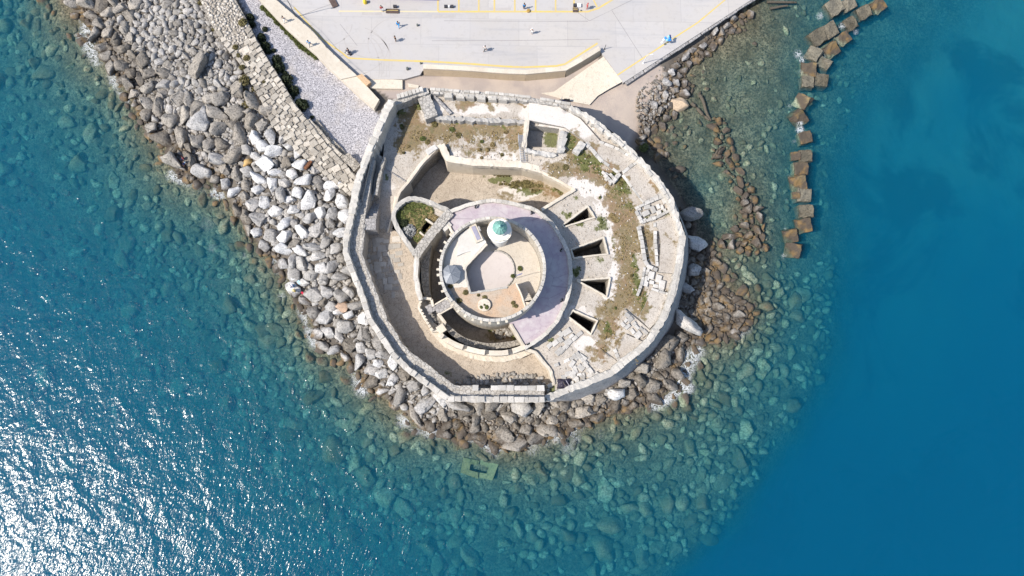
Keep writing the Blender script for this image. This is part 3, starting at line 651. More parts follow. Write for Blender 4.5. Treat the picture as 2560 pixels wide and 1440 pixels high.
def floor(name, inc, exc, z, mat, parent, paint=None, res=0.45, zf=None, bumpy=0.04, inc_w=None):
    """floor sheet with exact outline (picture outline inc at height z) and holes exc; paint: name -> function(u, v)"""
    ow = inc_w or [P(u,v,z if zf is None else zf(u,v))[:2] for u,v in inc]
    ow = resample(closepath(ow),1.0)[:-1]
    hw = [resample(closepath([P(u,v,z if zf is None else zf(u,v))[:2] for u,v in h]),1.0)[:-1] for h in exc]
    xs = [p[0] for p in ow]; ys = [p[1] for p in ow]
    gx,gy = np.meshgrid(np.arange(min(xs),max(xs),res),np.arange(min(ys),max(ys),res)); gx = gx.ravel(); gy = gy.ravel()
    gx = gx+rng.uniform(-.3,.3,gx.shape)*res; gy = gy+rng.uniform(-.3,.3,gy.shape)*res
    m = in_poly(gx,gy,ow) & (seg_dist(gx,gy,ow,True) > res*0.45)
    for h in hw: m &= ~in_poly(gx,gy,h) & (seg_dist(gx,gy,h,True) > res*0.45)
    pts = [Vector(p[:2]) for p in ow]; ed = [(i,(i+1)%len(ow)) for i in range(len(ow))]
    for h in hw:
        s = len(pts); pts += [Vector(p[:2]) for p in h]; ed += [(s+i,s+(i+1)%len(h)) for i in range(len(h))]
    pts += [Vector((a,b)) for a,b in zip(gx[m],gy[m])]
    vo,eo,fo_,_,_,_ = geometry.delaunay_2d_cdt(pts,ed,[],0,1e-4)
    V2 = np.array([(v.x,v.y) for v in vo]); Fa = np.array([f for f in fo_ if len(f) == 3]); c = V2[Fa].mean(1)
    k = in_poly(c[:,0],c[:,1],ow)
    for h in hw: k &= ~in_poly(c[:,0],c[:,1],h)
    Fa = Fa[k]; zz = np.full(len(V2),float(z))
    uu,vv = unproj(np.stack([V2[:,0],V2[:,1],zz],-1))
    if zf is not None:
        for _ in range(2):
            zz = np.array([zf(a,b) for a,b in zip(uu,vv)]); uu,vv = unproj(np.stack([V2[:,0],V2[:,1],zz],-1))
    at = {kk:fn(uu,vv) for kk,fn in (paint or {}).items()}
    zz = zz+bumpy*2*(fbm(V2[:,0]*0.8,V2[:,1]*0.8,4)-0.47)
    a = V2[Fa[:,1]]-V2[Fa[:,0]]; b_ = V2[Fa[:,2]]-V2[Fa[:,0]]; neg = a[:,0]*b_[:,1]-a[:,1]*b_[:,0] < 0
    Fa[neg] = Fa[neg][:,::-1]
    return add(name, mesh_np(name,np.column_stack([V2,zz]),Fa,mat,False,at), parent)
def blobs(lst, warp=14, seed=3):
    def f(u,v):
        uw = u+warp*2*(vnoise(u/13,v/13,seed)-.5); vw = v+warp*2*(vnoise(u/13,v/13,seed+1)-.5); r = np.zeros(np.shape(u))
        for a in lst:
            cu,cv,ru,rv = a[:4]; s = a[4] if len(a) > 4 else 1.0
            r = np.maximum(r, s*np.clip(1.6-1.0*np.hypot((uw-cu)/ru,(vw-cv)/rv),0,1))
        return r
    return f
_bk = {}
def block_mesh(mat, kind=0):
    """slightly irregular dressed stone, unit size"""
    if (mat.name,kind) not in _bk:
        r = random.Random(kind*7+3); v = []
        for z,k in ((-.5,1.0),(.36,1.0),(.5,.86)):
            for x,y in ((-.5,-.5),(.5,-.5),(.5,.5),(-.5,.5)): v.append((x*k*r.uniform(.88,1.05),y*k*r.uniform(.88,1.05),z*r.uniform(.92,1.02)))
        f = [(3,2,1,0),(8,9,10,11)]
        for a in (0,4):
            for i in range(4): f.append((a+i,a+(i+1)%4,a+4+(i+1)%4,a+4+i))
        _bk[(mat.name,kind)] = mesh_np('stone',v,f,mat)
    return _bk[(mat.name,kind)]
def block(x,y,z,sx,sy,sz,rz,mat,parent,name='stone',kind=None,tilt=0.0):
    o = bpy.data.objects.new(name, block_mesh(mat, random.randrange(5) if kind is None else kind)); link(o,parent)
    o.location = (x,y,z); o.scale = (sx,sy,sz); o.rotation_euler = (random.uniform(-tilt,tilt),random.uniform(-tilt,tilt),rz); return o
def coping(px, z, w, l, h, mat, parent, name='coping_stone', skip=0.0, side=0.0, lvar=0.3, step_z=0.05):
    path = [P(u,v,z)[:2] for u,v in px]; s = 0; n = 0
    if side: path = offs(path, side)
    for i in range(len(path)-1):
        a,b = path[i],path[i+1]; L = math.hypot(b[0]-a[0],b[1]-a[1]); an = math.atan2(b[1]-a[1],b[0]-a[0]); t = 0.02
        k = max(1,int(round(L/l)))
        cuts = sorted([0,1]+[min(.98,max(.02,(j+random.uniform(-lvar,lvar))/k)) for j in range(1,k)])
        for c0,c1 in zip(cuts,cuts[1:]):
            if (c1-c0)*L < 0.12 or random.random() < skip: continue
            cm = (c0+c1)/2
            block(a[0]+(b[0]-a[0])*cm+random.uniform(-.03,.03),a[1]+(b[1]-a[1])*cm+random.uniform(-.03,.03),z+h/2-0.04+random.uniform(-step_z,step_z),(c1-c0)*L*0.97,w*random.uniform(.88,1.06),h,an,mat,parent,name,tilt=0.03); n += 1
    return n

# ---------------- materials of the fort ----------------
M_WALL = stone_mat('old_masonry',(0.40,0.375,0.34),(0.47,0.445,0.41),(0.29,0.265,0.235),0.7,1.0,0.6,blocks=0.55)
M_WHITE = stone_mat('bleached_coping',(0.53,0.50,0.455),(0.45,0.425,0.385),(0.31,0.28,0.24),0.9,1.4,0.5,rnd=0.35)
M_CREAM = stone_mat('cream_plaster',(0.60,0.545,0.46),(0.54,0.48,0.395),(0.42,0.36,0.28),0.35,1.0,0.3,rnd=0.2)
M_GREYST = stone_mat('grey_ashlar',(0.33,0.315,0.31),(0.40,0.385,0.375),(0.24,0.225,0.215),0.6,1.2,0.5,blocks=0.6)
M_SIDE = stone_mat('ditch_masonry',(0.30,0.275,0.24),(0.35,0.32,0.28),(0.20,0.18,0.155),0.6,1.0,0.7,blocks=0.6)
M_STONE = stone_mat('loose_ashlar',(0.53,0.51,0.48),(0.44,0.42,0.39),(0.33,0.31,0.28),0.5,1.5,0.5,rnd=0.6)
M_PAVE = stone_mat('paving_stone',(0.40,0.37,0.33),(0.46,0.43,0.385),(0.31,0.28,0.24),0.5,1.5,0.5,rnd=0.6)
def ground_mat(name, base1, base2, dark, gr1=(0.165,0.12,0.05), gr2=(0.10,0.11,0.035), bare=(0.60,0.56,0.52), sp=0.85, cracks=0.0):
    m, nt, b = newmat(name); q = N(nt); p = q.pos()
    f1 = q.noise(p,0.3,5,0.6); f2 = q.noise(p,1.6,6,0.72); f3 = q.noise(p,6,4,0.75)
    c = q.mix(q.mr(f1,0.35,0.65),base1,base2); c = q.mix(q.mr(f2,0.50,0.72,0,0.75),c,dark)
    c = q.mix(q.mr(f3,0.53,0.66,0,sp),c,tuple(x*0.4 for x in dark))
    if cracks:
        vd = q.voro(p,cracks,'DISTANCE_TO_EDGE'); c = q.mix(q.mr(vd,0.0,0.05,0.35,0.0),c,tuple(x*0.5 for x in dark))
        cc = q.voro(p,cracks,'F1',1.0,'Color'); c = q.mix(0.5,c,q.mix(1.0,c,q.ramp(q.sep(cc,0),[(0,0.88),(1,1.1)]),'MULTIPLY'))
    c = q.mix(q.mr(q.math('ADD',q.attr('bare'),q.math('MULTIPLY',q.math('SUBTRACT',f2,0.5),1.2)),0.4,0.6),c,q.mix(q.mr(f3,0.55,0.7,0,0.5),bare,dark))
    g = q.math('ADD',q.attr('dry'),q.math('MULTIPLY',q.math('SUBTRACT',f2,0.5),2.2)); g2 = q.math('ADD',q.attr('green'),q.math('MULTIPLY',q.math('SUBTRACT',f2,0.5),2.2))
    gc = q.mix(q.mr(f3,0.35,0.65),tuple(x*0.65 for x in gr1),tuple(x*1.45 for x in gr1)); gc = q.mix(q.mr(q.noise(p,0.45,4,0.7),0.48,0.62,0,0.7),gc,(0.22,0.13,0.065)); gc = q.mix(q.mr(q.noise(p,0.8,4,0.7),0.54,0.66,0,0.6),gc,(0.10,0.10,0.03))
    gg = q.mix(q.mr(f3,0.35,0.65),tuple(x*0.6 for x in gr2),tuple(x*1.6 for x in gr2))
    c = q.mix(q.mr(g,0.40,0.85,0,0.85),c,gc); c = q.mix(q.mr(g2,0.40,0.8,0,0.9),c,gg)
    nt.links.new(c,b.inputs['Base Color']); nt.links.new(q.bump(q.math('ADD',f2,f3),0.6,0.12),b.inputs['Normal']); return m
M_PLAT = ground_mat('fort_ground',(0.50,0.46,0.41),(0.43,0.385,0.335),(0.25,0.21,0.17))
M_COURT = ground_mat('court_paving',(0.42,0.355,0.285),(0.48,0.415,0.34),(0.27,0.225,0.18),cracks=1.1,sp=0.8)
M_EARTH = ground_mat('red_earth',(0.46,0.325,0.215),(0.50,0.40,0.30),(0.30,0.20,0.13),sp=0.5)
M_PLASTER = ground_mat('pale_screed',(0.60,0.53,0.43),(0.62,0.56,0.47),(0.40,0.35,0.28),sp=0.2)
m, nt, b = newmat('terrace_pink'); q = N(nt); p = q.pos()
f1 = q.noise(p,0.35,6,0.7); f2 = q.noise(p,1.6,6,0.75)
c = q.mix(q.mr(f1,0.35,0.65),(0.40,0.335,0.375),(0.46,0.415,0.43)); c = q.mix(q.mr(f2,0.48,0.68,0,0.6),c,(0.31,0.24,0.295)); c = q.mix(q.mr(q.noise(p,0.6,4),0.5,0.7,0,0.6),c,(0.53,0.50,0.50))
vj = q.voro(p,0.28,'DISTANCE_TO_EDGE',0.9); c = q.mix(q.mr(vj,0.0,0.012,0.5,0.0),c,(0.22,0.18,0.21)); c = q.mix(q.mr(q.noise(p,8,3,0.8),0.58,0.70,0,0.5),c,(0.24,0.20,0.22)); nt.links.new(c,b.inputs['Base Color']); M_PINK = m
M_SHADE = plain_mat('painted_recess_shade',(0.05,0.045,0.04),0.95)  # near-black colour standing for shade inside the gate recess and the hatch

# ---------------- outlines read off the photograph ----------------
W_OUT = [(1069,221),(1038,229),(991,248),(982,252),(969,258),(947,324),(924,375),(909,413),(895,455),(880,524),(869,573),(864,604),(862,633),(880,680),(904,742),(922,798),(955,847),(978,884),(1015,922),(1055,953),(1095,982),(1117,1000)]
S_OUT = [(1117,1000),(1240,1003),(1362,1003)]
SE_TOP = [(1362,1002),(1407,984),(1467,963),(1535,934),(1558,913),(1609,875),(1633,851),(1664,800),(1687,740),(1702,680),(1711,613),(1713,584),(1695,531),(1680,490)]
SE_BOT = [(1362,1005),(1440,1005),(1491,990),(1545,962),(1582,937),(1634,884),(1658,852),(1690,800),(1707,735),(1720,680),(1724,613),(1720,584),(1698,528),(1680,487)]
NE_TOP = [(1680,490),(1655,452),(1638,433),(1600,391),(1549,342),(1515,318),(1493,302),(1455,276),(1427,262),(1393,253),(1349,247),(1260,236),(1160,229),(1069,221)]
W_IN = [(938,400),(929,440),(924,480),(913,540),(909,573),(900,636),(913,673),(938,738),(964,803),(1002,864),(1016,882),(1060,913),(1133,971),(1360,971),(1372,961)]
TERR = smooth([(1124,527),(1160,513),(1193,504),(1227,499),(1271,504),(1327,518),(1352,531),(1384,560),(1407,598),(1424,636),(1429,676),(1427,713),(1420,747),(1402,789),(1389,811),(1356,844),(1313,872)],3)
GATE = [(1103,362),(1120,396),(1182,406),(1304,411),(1360,427),(1402,449),(1438,472)]
GATE_W = [(1103,362),(1091,372),(1055,408),(1020,455),(1000,480),(991,500),(987,524)]
TEAR = smooth([(1038,636),(1016,604),(993,569),(983,542),(987,524),(1002,507),(1024,497),(1051,498),(1082,509),(1124,527)],2)
RING_W = [(1038,636),(1036,647),(1034,691),(1038,722),(1044,748)]
fort = empty('fortress', (0,0,0), 'round seaside stone fortress with a circular keep, sloping outer wall and grassy upper platform', 'fortress')

# outer wall mass, west and south: parapet outside, walk inside
ZW, ZP, ZE, ZC = 9.6, 10.8, 8.0, 5.4
def band(name, outer, inner, z, zb, mat):
    O = resample([P(u,v,z)[:2] for u,v in outer],1.0); I = resample([P(u,v,z)[:2] for u,v in inner],1.0)
    pts = [Vector(p) for p in O+I[::-1]]
    ed = [(i,(i+1)%len(pts)) for i in range(len(pts))]
    vo,eo,fo_,_,_,_ = geometry.delaunay_2d_cdt(pts,ed,[],1,1e-4)
    V = [(v.x,v.y,z+random.uniform(-.05,.05)) for v in vo]; m = MB(); 
    Fx = []
    for f in fo_:
        a,b_,c_ = [V[i] for i in f[:3]]
        Fx.append(tuple(f) if (b_[0]-a[0])*(c_[1]-a[1])-(b_[1]-a[1])*(c_[0]-a[0]) > 0 else tuple(f)[::-1])
    m.add(V,Fx); n = len(pts); R_ = [(p.x,p.y) for p in pts]
    m.add([(x,y,z) for x,y in R_]+[(x,y,zb) for x,y in R_],[(i,n+i,n+(i+1)%n,(i+1)%n) for i in range(n)])
    return m.build(name,mat,fort)
band('west_wall_walk', W_OUT[6:]+S_OUT[1:], W_IN[:-1], ZW, -0.6, M_WALL)
# north-west stretch: tall wall with a lower inner ledge
wall('parapet', [(1071,226),(1040,234),(993,253),(984,257)], 9.4, -0.5, 1.1, M_WALL, fort, 0.06)
wall('parapet', [(978,250),(962,285),(944,326),(922,378)], 11.0, -0.5, 1.25, M_WHITE, fort, 0.07)
wall('parapet', [(923,376),(908,415),(893,458),(881,520),(879,534)], ZP+0.2, -0.5, 1.15, M_WHITE, fort, 0.07)
wall('parapet', [(880,530),(870,573),(865,604),(864,633),(882,680),(906,742),(916,774)], ZP-0.1, -0.5, 0.95, M_WHITE, fort, 0.06)
wall('parapet', [(913,760),(924,797),(957,846),(980,882),(1017,920),(1057,951),(1097,980),(1119,996),(1240,999),(1362,999)], ZP-0.3, -0.5, 0.95, M_WHITE, fort, 0.06)
wall('ledge_wall', [(960,392),(952,425),(938,487)], 8.6, 3.0, 0.55, M_WALL, fort)
floor('yard_walk', [(935,378),(956,392),(936,492),(920,520),(905,500),(915,440)], [], 7.2, M_PLAT, fort, {'green':blobs([(905,520,8,22),(942,450,6,20)])})
skirt('wall_face', [(984,262),(962,305),(944,345),(930,385),(920,430),(905,500)], None, 10.4, 3, M_GREYST, fort, False)
# coping stones along the outer parapet
coping([(880,530),(870,573),(865,604),(864,633),(882,680),(906,742),(924,797),(957,846),(980,882),(1017,920),(1057,951),(1097,980),(1119,996)], ZP-0.1, 0.9, 1.25, 0.22, M_WHITE, fort, skip=0.25)
coping([(1119,997),(1362,999)], ZP-0.15, 0.9, 1.2, 0.22, M_WHITE, fort, skip=0.15)
coping([(978,250),(944,326),(922,378)], 11.05, 1.15, 1.5, 0.2, M_WHITE, fort, skip=0.4)
# battered sea wall, east and south-east, and the north wall
SET = smooth(SE_TOP,2); SEB = smooth(SE_BOT,2)
skirt('battered_wall', SET, SEB, 9.3, -0.8, M_GREYST, fort, False)
skirt('north_wall_face', NE_TOP, None, 8.8, -0.8, M_GREYST, fort, False)
wall('sea_parapet', [(1366,996),(1407,979),(1467,957),(1530,930),(1553,908),(1604,870),(1627,846),(1657,797),(1680,738),(1695,680),(1704,613),(1706,586)], 9.5, 6.5, 1.1, M_WHITE, fort, 0.06)
wall('sea_parapet', [(1706,590),(1689,534),(1675,495),(1650,456),(1633,437),(1596,396)], 9.6, 6.5, 0.95, M_WHITE, fort, 0.08)
wall('sea_parapet', [(1596,396),(1545,348),(1511,324),(1489,307),(1451,281),(1425,268)], 9.5, 6.5, 0.9, M_WHITE, fort, 0.10)
wall('north_parapet', [(1425,266),(1391,257),(1349,252),(1260,241),(1160,234),(1075,226)], 9.0, 6.0, 0.95, M_WALL, fort, 0.10)
coping([(1425,264),(1349,250),(1260,239),(1160,232),(1075,226)], 9.05, 0.5, 0.85, 0.3, M_WHITE, fort, name='parapet_stone', skip=0.15, side=-0.22)
coping([(1395,260),(1349,254),(1260,243),(1160,236),(1085,229)], 9.0, 0.4, 1.0, 0.25, M_WHITE, fort, name='parapet_stone', skip=0.45, side=0.25)
coping([(1673,497),(1648,458),(1631,439),(1594,398),(1543,350),(1509,326),(1449,283)], 9.6, 0.6, 1.1, 0.3, M_WHITE, fort, name='parapet_stone', skip=0.45, side=0.15, lvar=0.42)
coping([(1534,930),(1607,870),(1657,797),(1680,738),(1704,613)], 9.5, 0.85, 1.6, 0.16, M_WHITE, fort, skip=0.35)
# merlons on the short north-west wall and stubs along the north wall
for k in range(7):
    t = k/6; x,y,_ = P(998+t*56,244-t*17,9.4); block(x,y,9.75,0.62,0.9,0.75,0.3,M_WHITE,fort,'merlon')
for u,v in ((1122,242),(1152,243),(1176,243),(1204,246),(1232,247),(1258,249)):
    x,y,_ = P(u,v,8.6); block(x,y,8.5,1.5,0.85,1.3,-0.1,M_WHITE,fort,'merlon')

# ---------------- upper ground: yard and platform in one sheet ----------------
def z_plat(u,v): return 6.9+(ZE-6.9)*float(sstep(1240,1400,u))
PLAT = [(1069,225),(1160,233),(1260,240),(1349,251),(1393,257),(1427,266),(1455,280),(1493,306),(1549,347),(1600,395),(1638,437),(1660,465),(1680,495),(1692,533),(1708,586),(1706,613),(1697,680),(1682,738),(1659,797),(1629,847),(1605,870),(1554,909),(1531,930),(1467,958),(1407,980),(1375,992),(1366,975),(1384,958),(1373,924),(1336,878),(1318,878)]+[(u+2,v) for u,v in TERR[::-1]][2:]
PLAT = [p for p in PLAT if not (p[0] < 1350 and 480 < p[1] < 560)]
PLAT += [(1354,527),(1436,473),(1402,452),(1360,430),(1304,415),(1182,409),(1118,400),(1103,368),(1091,374),(1055,411),(1020,457),(1012,468),(955,420),(962,345),(984,266),(1000,258)]
SH = [[(1470,513),(1490,544),(1410,569),(1404,562)],[(1511,591),(1522,636),(1433,647),(1425,622)],[(1528,692),(1518,744),(1442,703),(1441,699)],[(1431,773),(1496,801),(1478,838),(1419,792)]]
def inset(poly, d):
    a = sum(poly[i][0]*poly[(i+1)%len(poly)][1]-poly[(i+1)%len(poly)][0]*poly[i][1] for i in range(len(poly))); s = 1 if a > 0 else -1
    out = []; n = len(poly)
    for i in range(n):
        p0,p1,p2 = poly[i-1],poly[i],poly[(i+1)%n]
        e1 = Vector((p1[0]-p0[0],p1[1]-p0[1])).normalized(); e2 = Vector((p2[0]-p1[0],p2[1]-p1[1])).normalized()
        n1 = Vector((-e1.y,e1.x))*s; n2 = Vector((-e2.y,e2.x))*s; bis = (n1+n2); bis = bis/max(bis.length,1e-6); k = d/max(0.30,bis.dot(n1))
        out.append((p1[0]+bis.x*k,p1[1]+bis.y*k))
    return out
ROOM = [(1324,313),(1398,322),(1392,370),(1314,366)]
DRY = [(1030,320,30,60),(1010,350,25,35),(1090,330,60,28),(1150,325,70,26),(1230,320,70,26),(1290,345,20,45),(1200,370,60,20,.75),(1100,370,40,20,.6),(1030,290,20,26),(1040,385,18,22,.7),(1270,385,30,18,.6),(1130,250,22,10),(1160,262,18,20),(1205,255,26,12),(1235,262,14,10),(1310,258,6,10),(1400,420,40,20),(1440,395,30,22),(1470,420,34,30),(1500,445,34,22),(1440,440,46,14,.8),(1400,440,40,10),(1535,500,34,40),(1570,540,30,50),(1548,560,24,60),(1580,600,24,50),(1565,650,24,50),(1575,700,22,50),(1555,740,30,40),(1530,775,34,30),(1510,830,18,30),(1520,815,24,26),(1500,885,24,24),(1555,450,26,12),(1620,590,20,34),(1625,640,12,24),(1590,740,26,40),(1608,770,18,26),(1680,600,14,8),(1694,640,5,40),(1668,770,8,34),(1640,455,10,26),(1530,415,18,14),(1500,880,30,22),(1545,860,10,22),(1440,350,18,30),(1478,375,16,14),(1500,420,16,12,.8),(1585,905,14,10),(1500,400,14,10)]
GREEN = [(1000,280,14,14),(1045,262,10,10),(1130,305,30,5),(1250,312,24,6),(1455,400,26,18),(1490,400,20,14),(1425,350,16,20),(1555,466,24,20),(1500,430,18,10),(1530,440,16,8),(1445,560,12,8),(1505,560,14,24),(1612,545,10,8),(1440,680,10,18,.9),(1425,735,8,8),(1375,850,14,12),(1590,690,9,60),(1610,760,14,20),(1505,940,16,8),(1380,975,6,12),(1435,495,8,8,.8),(1416,537,8,6),(1520,820,10,16),(1575,520,24,12,.7),(1535,600,8,30,.6),(1500,650,12,16,.6),(1660,535,20,6,.8),(1465,420,12,12)]
BARE = [(1450,455,26,18),(1480,475,34,20),(1510,510,18,30),(1520,560,16,34),(1535,610,14,30),(1545,650,10,40),(1535,700,12,30),(1525,740,14,24),(1340,275,40,24),(1400,295,50,26),(1450,310,34,26),(1210,275,60,14),(1470,860,30,20),(1450,790,30,20),(1180,395,60,9,.8),(1250,390,50,14,.8),(1090,262,14,20),(1060,270,14,24)]
dryf, greenf, baref = blobs(DRY,15,3), blobs(GREEN,9,8), blobs(BARE,12,12)
gatey = GATE_W[2:4]
floor('platform_ground', PLAT, SH_H:=[inset(s,3.6) for s in SH]+[ROOM], ZE, M_PLAT, fort, {'dry':dryf,'green':greenf,'bare':baref}, 0.42, z_plat)
for s in SH:
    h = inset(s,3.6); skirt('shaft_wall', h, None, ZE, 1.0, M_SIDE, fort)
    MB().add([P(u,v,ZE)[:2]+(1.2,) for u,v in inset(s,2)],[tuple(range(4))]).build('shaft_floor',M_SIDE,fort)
    wall('shaft_curb', closepath(inset(s,1.8)), ZE+0.45, ZE-0.5, 0.28, M_CREAM, fort, 0.02)
skirt('room_wall_face', ROOM, None, 7.9, 5.2, M_WALL, fort)
floor('room_floor', [(1308,305),(1410,315),(1402,385),(1300,375)], [], 5.6, M_PLAT, fort, {'green':blobs([(1378,348,18,22,1.3)],3),'dry':blobs([(1380,330,16,10)],3)})
wall('room_wall', [(1318,300),(1310,368)], 9.0, 5, 0.85, M_CREAM, fort, 0.03)
wall('room_wall', [(1313,373),(1345,382),(1390,387)], 8.4, 5, 0.75, M_STONE, fort, 0.10)
wall('room_wall', [(1410,328),(1400,383)], 8.9, 5, 1.2, M_STONE, fort, 0.10)
wall('stub_wall', [(1458,356),(1438,382)], 9.0, 7, 1.25, M_STONE, fort, 0.08)
wall('stub_wall', [(1060,240),(1079,293)], 9.0, 6, 2.1, M_WALL, fort, 0.05)
wall('terrace_edge', [(1076,293),(1130,296),(1240,301),(1318,305)], 8.2, 6, 0.7, M_STONE, fort, 0.10)
floor('north_terrace', [(1080,235),(1160,240),(1260,248),(1345,255),(1335,306),(1240,299),(1130,294),(1086,290)], [], 7.9, M_PLAT, fort, {'dry':dryf,'green':greenf,'bare':baref},0.42)
wall('ledge_wall', [(1085,240),(1128,284)], 8.3, 7, 0.5, M_GREYST, fort, 0.05)
# raised floors of ruined rooms behind the sea parapet
PADS = [([(1322,256),(1390,264),(1450,296),(1500,352),(1590,402),(1545,434),(1498,398),(1462,352),(1440,338),(1412,318),(1322,300)],8.6,'bare'),
        ([(1556,432),(1592,404),(1655,480),(1610,504)],8.7,''),([(1633,556),(1675,542),(1706,562),(1703,600),(1690,684),(1647,680),(1653,604),(1647,573)],8.7,''),
        ([(1627,726),(1672,737),(1650,795),(1624,822),(1596,793),(1614,762)],8.6,''),([(1564,835),(1610,855),(1550,908),(1535,873)],8.5,''),
        ([(1562,772),(1626,826),(1606,846),(1548,812)],8.45,'bare'),([(1392,775),(1416,800),(1395,830),(1370,850)],8.15,''),([(1480,910),(1500,870),(1545,905),(1510,935)],8.2,'')]
for pl,z,kd in PADS:
    o = floor('ruined_room_floor', pl, [], z, M_PLAT, fort, {'dry':dryf,'bare':(lambda u,v: baref(u,v)+0.25) if kd else baref},0.5,bumpy=0.07)
    skirt('room_step', pl, None, z-0.02, 7.6, M_WALL, fort)
def stones(px, z, l, w, h, parent, mat=None, name='stone', skip=0.1): coping(px, z, w, l, h, mat or M_STONE, parent, name, skip, 0, 0.3, 0.05)
for px,l,w,h in (([(1596,567),(1603,600),(1609,635),(1611,652),(1618,664)],0.85,0.7,0.55),([(1636,558),(1637,600),(1640,640),(1642,666)],0.8,0.5,0.6),([(1616,664),(1642,676)],0.8,0.6,0.5),
    ([(1611,668),(1606,700),(1600,722),(1592,740)],0.7,0.5,0.35),([(1622,668),(1613,705)],0.8,0.5,0.3),([(1556,433),(1594,404)],1.2,0.6,0.6),([(1556,437),(1610,506),(1657,485)],1.4,0.6,0.35),([(1510,438),(1530,458),(1550,436)],0.6,0.6,0.5),
    ([(1513,425),(1535,447)],0.6,0.5,0.4),([(1462,362),(1480,375),(1490,388),(1505,405)],0.8,0.6,0.4),([(1588,522),(1625,505),(1660,490)],0.9,0.5,0.35),([(1590,528),(1605,558)],0.7,0.6,0.4),([(1603,557),(1650,540),(1685,520)],0.9,0.5,0.3),
    ([(1535,873),(1545,895),(1552,912)],0.9,0.6,0.4),([(1398,884),(1412,870),(1430,850),(1455,830)],1.0,0.7,0.3),([(1440,880),(1470,920),(1490,945)],1.0,0.6,0.35),([(1385,915),(1410,905),(1440,890)],1.0,0.6,0.3),([(1545,432),(1500,400),(1464,356)],1.0,0.5,0.4),([(1498,356),(1548,375),(1585,400)],1.2,0.5,0.4),([(1547,905),(1612,858)],1.1,0.5,0.4),([(1628,722),(1675,738)],1.3,0.5,0.4)):
    stones(px, ZE+0.35 if px[0][0] > 1440 else ZE+0.05, l, w, h, fort)
# heaps of fallen blocks and paving slabs
def slabs(poly, z, n, s, parent, mat=None, ang=0.0, name='paving_stone', h=0.3):
    us = [a[0] for a in poly]; vs = [a[1] for a in poly]; k = 0; pk = Pack(); t = 0
    while k < n and t < n*40:
        t += 1; u = random.uniform(min(us),max(us)); v = random.uniform(min(vs),max(vs))
        if not in_poly(np.array([u]),np.array([v]),poly)[0]: continue
        x,y,_ = P(u,v,z); r = random.uniform(s*0.7,s*1.3)
        if not pk.ok(x,y,r*0.5,0.95): continue
        pk.put(x,y,r*0.5); block(x,y,z+random.uniform(-.02,.06),r*1.15,r*random.uniform(.6,.9),h,ang+random.choice((0,math.pi/2))+random.uniform(-.12,.12),mat or M_STONE,parent,name); k += 1
slabs([(1612,675),(1660,688),(1652,728),(1610,712)],8.3,16,1.0,fort,ang=-0.25)
slabs([(1590,525),(1660,500),(1680,530),(1605,560)],8.3,22,1.0,fort,ang=0.35)
slabs([(1370,865),(1415,820),(1440,845),(1395,885)],8.15,22,1.1,fort,ang=0.7)
slabs([(1420,900),(1450,885),(1500,945),(1440,960)],8.15,22,1.0,fort,ang=0.9)
slabs([(1505,430),(1545,440),(1530,462),(1512,450)],8.3,12,0.7,fort,ang=0.8)
slabs([(1565,780),(1620,830),(1605,845),(1555,812)],8.6,14,0.9,fort,ang=-0.8)
slabs([(1395,945),(1455,905),(1470,960),(1400,980)],8.1,16,0.9,fort,ang=0.2)

# ---------------- gate court ----------------
ZG = 1.7
GC = [(1103,366),(1118,399),(1182,409),(1304,415),(1360,430),(1402,452),(1436,474),(1356,528)]+TERR[:19][::-1]+TEAR[::-1][:14]+[(991,500),(1000,481),(1020,456),(1055,410),(1091,373)]
GC2 = [(1090,362),(1118,380),(1304,400),(1410,440),(1450,470),(1370,560),(1120,560),(970,530),(1010,450)]
floor('gate_court_floor', GC2, [], ZG, M_COURT, fort, {'green':blobs([(1250,430+18,36,8),(1400,470,14,14),(1300,465,30,7),(1330,480,30,8)],8),'dry':blobs([(1330,465,50,14),(1270,490,30,10,.8),(1380,480,30,20,.8)],8),'bare':blobs([(1300,482,42,13,1.4)],6)},0.45)
GCT = [(1103,366),(1118,399),(1182,409),(1304,415),(1360,430),(1402,452),(1436,474),(1353,530)]
skirt('court_wall', GCT, [(u,v) for u,v in [(1107,372),(1119,431),(1182,437),(1304,440),(1358,455),(1398,476),(1430,494),(1352,545)]], 7.4, ZG-0.1, M_CREAM, fort, False)
skirt('court_wall', [(1103,366),(1091,373),(1055,410),(1020,456),(1000,481),(991,500),(987,530)], None, 7.4, ZG-0.1, M_SIDE, fort, False)
wall('court_coping', GATE, 7.7, 6.5, 1.15, M_CREAM, fort, 0.03)
wall('court_coping', [(1103,362),(1091,370),(1055,406),(1020,454)], 7.7, 6.5, 0.55, M_CREAM, fort, 0.02)
wall('court_coping', [(1022,452),(1000,478),(991,499),(986,524)], 7.5, 2.0, 0.45, M_CREAM, fort, 0.02)
wall('court_coping', [(1438,473),(1354,524)], 8.5, 1.6, 0.5, M_CREAM, fort, 0.02)
wall('gate_block', [(1066,382),(1090,366)], 7.9, 6.2, 1.0, M_STONE, fort, 0.04)
for a in range(2): # near-black block painted as the shade in the gate recess, and its stone sill
    x,y,_ = P(1068+a*12,405-a*8,4.0); block(x,y,3.0,1.6,1.0,3.0+a*0.6,0.75,M_SHADE if a == 0 else M_SIDE,fort,'gate_recess_shade' if a == 0 else 'gate_pier')
x,y,_ = P(1035,492,ZG); block(x,y,ZG+0.15,3.4,0.5,0.3,-0.75,M_SIDE,fort,'kerb')

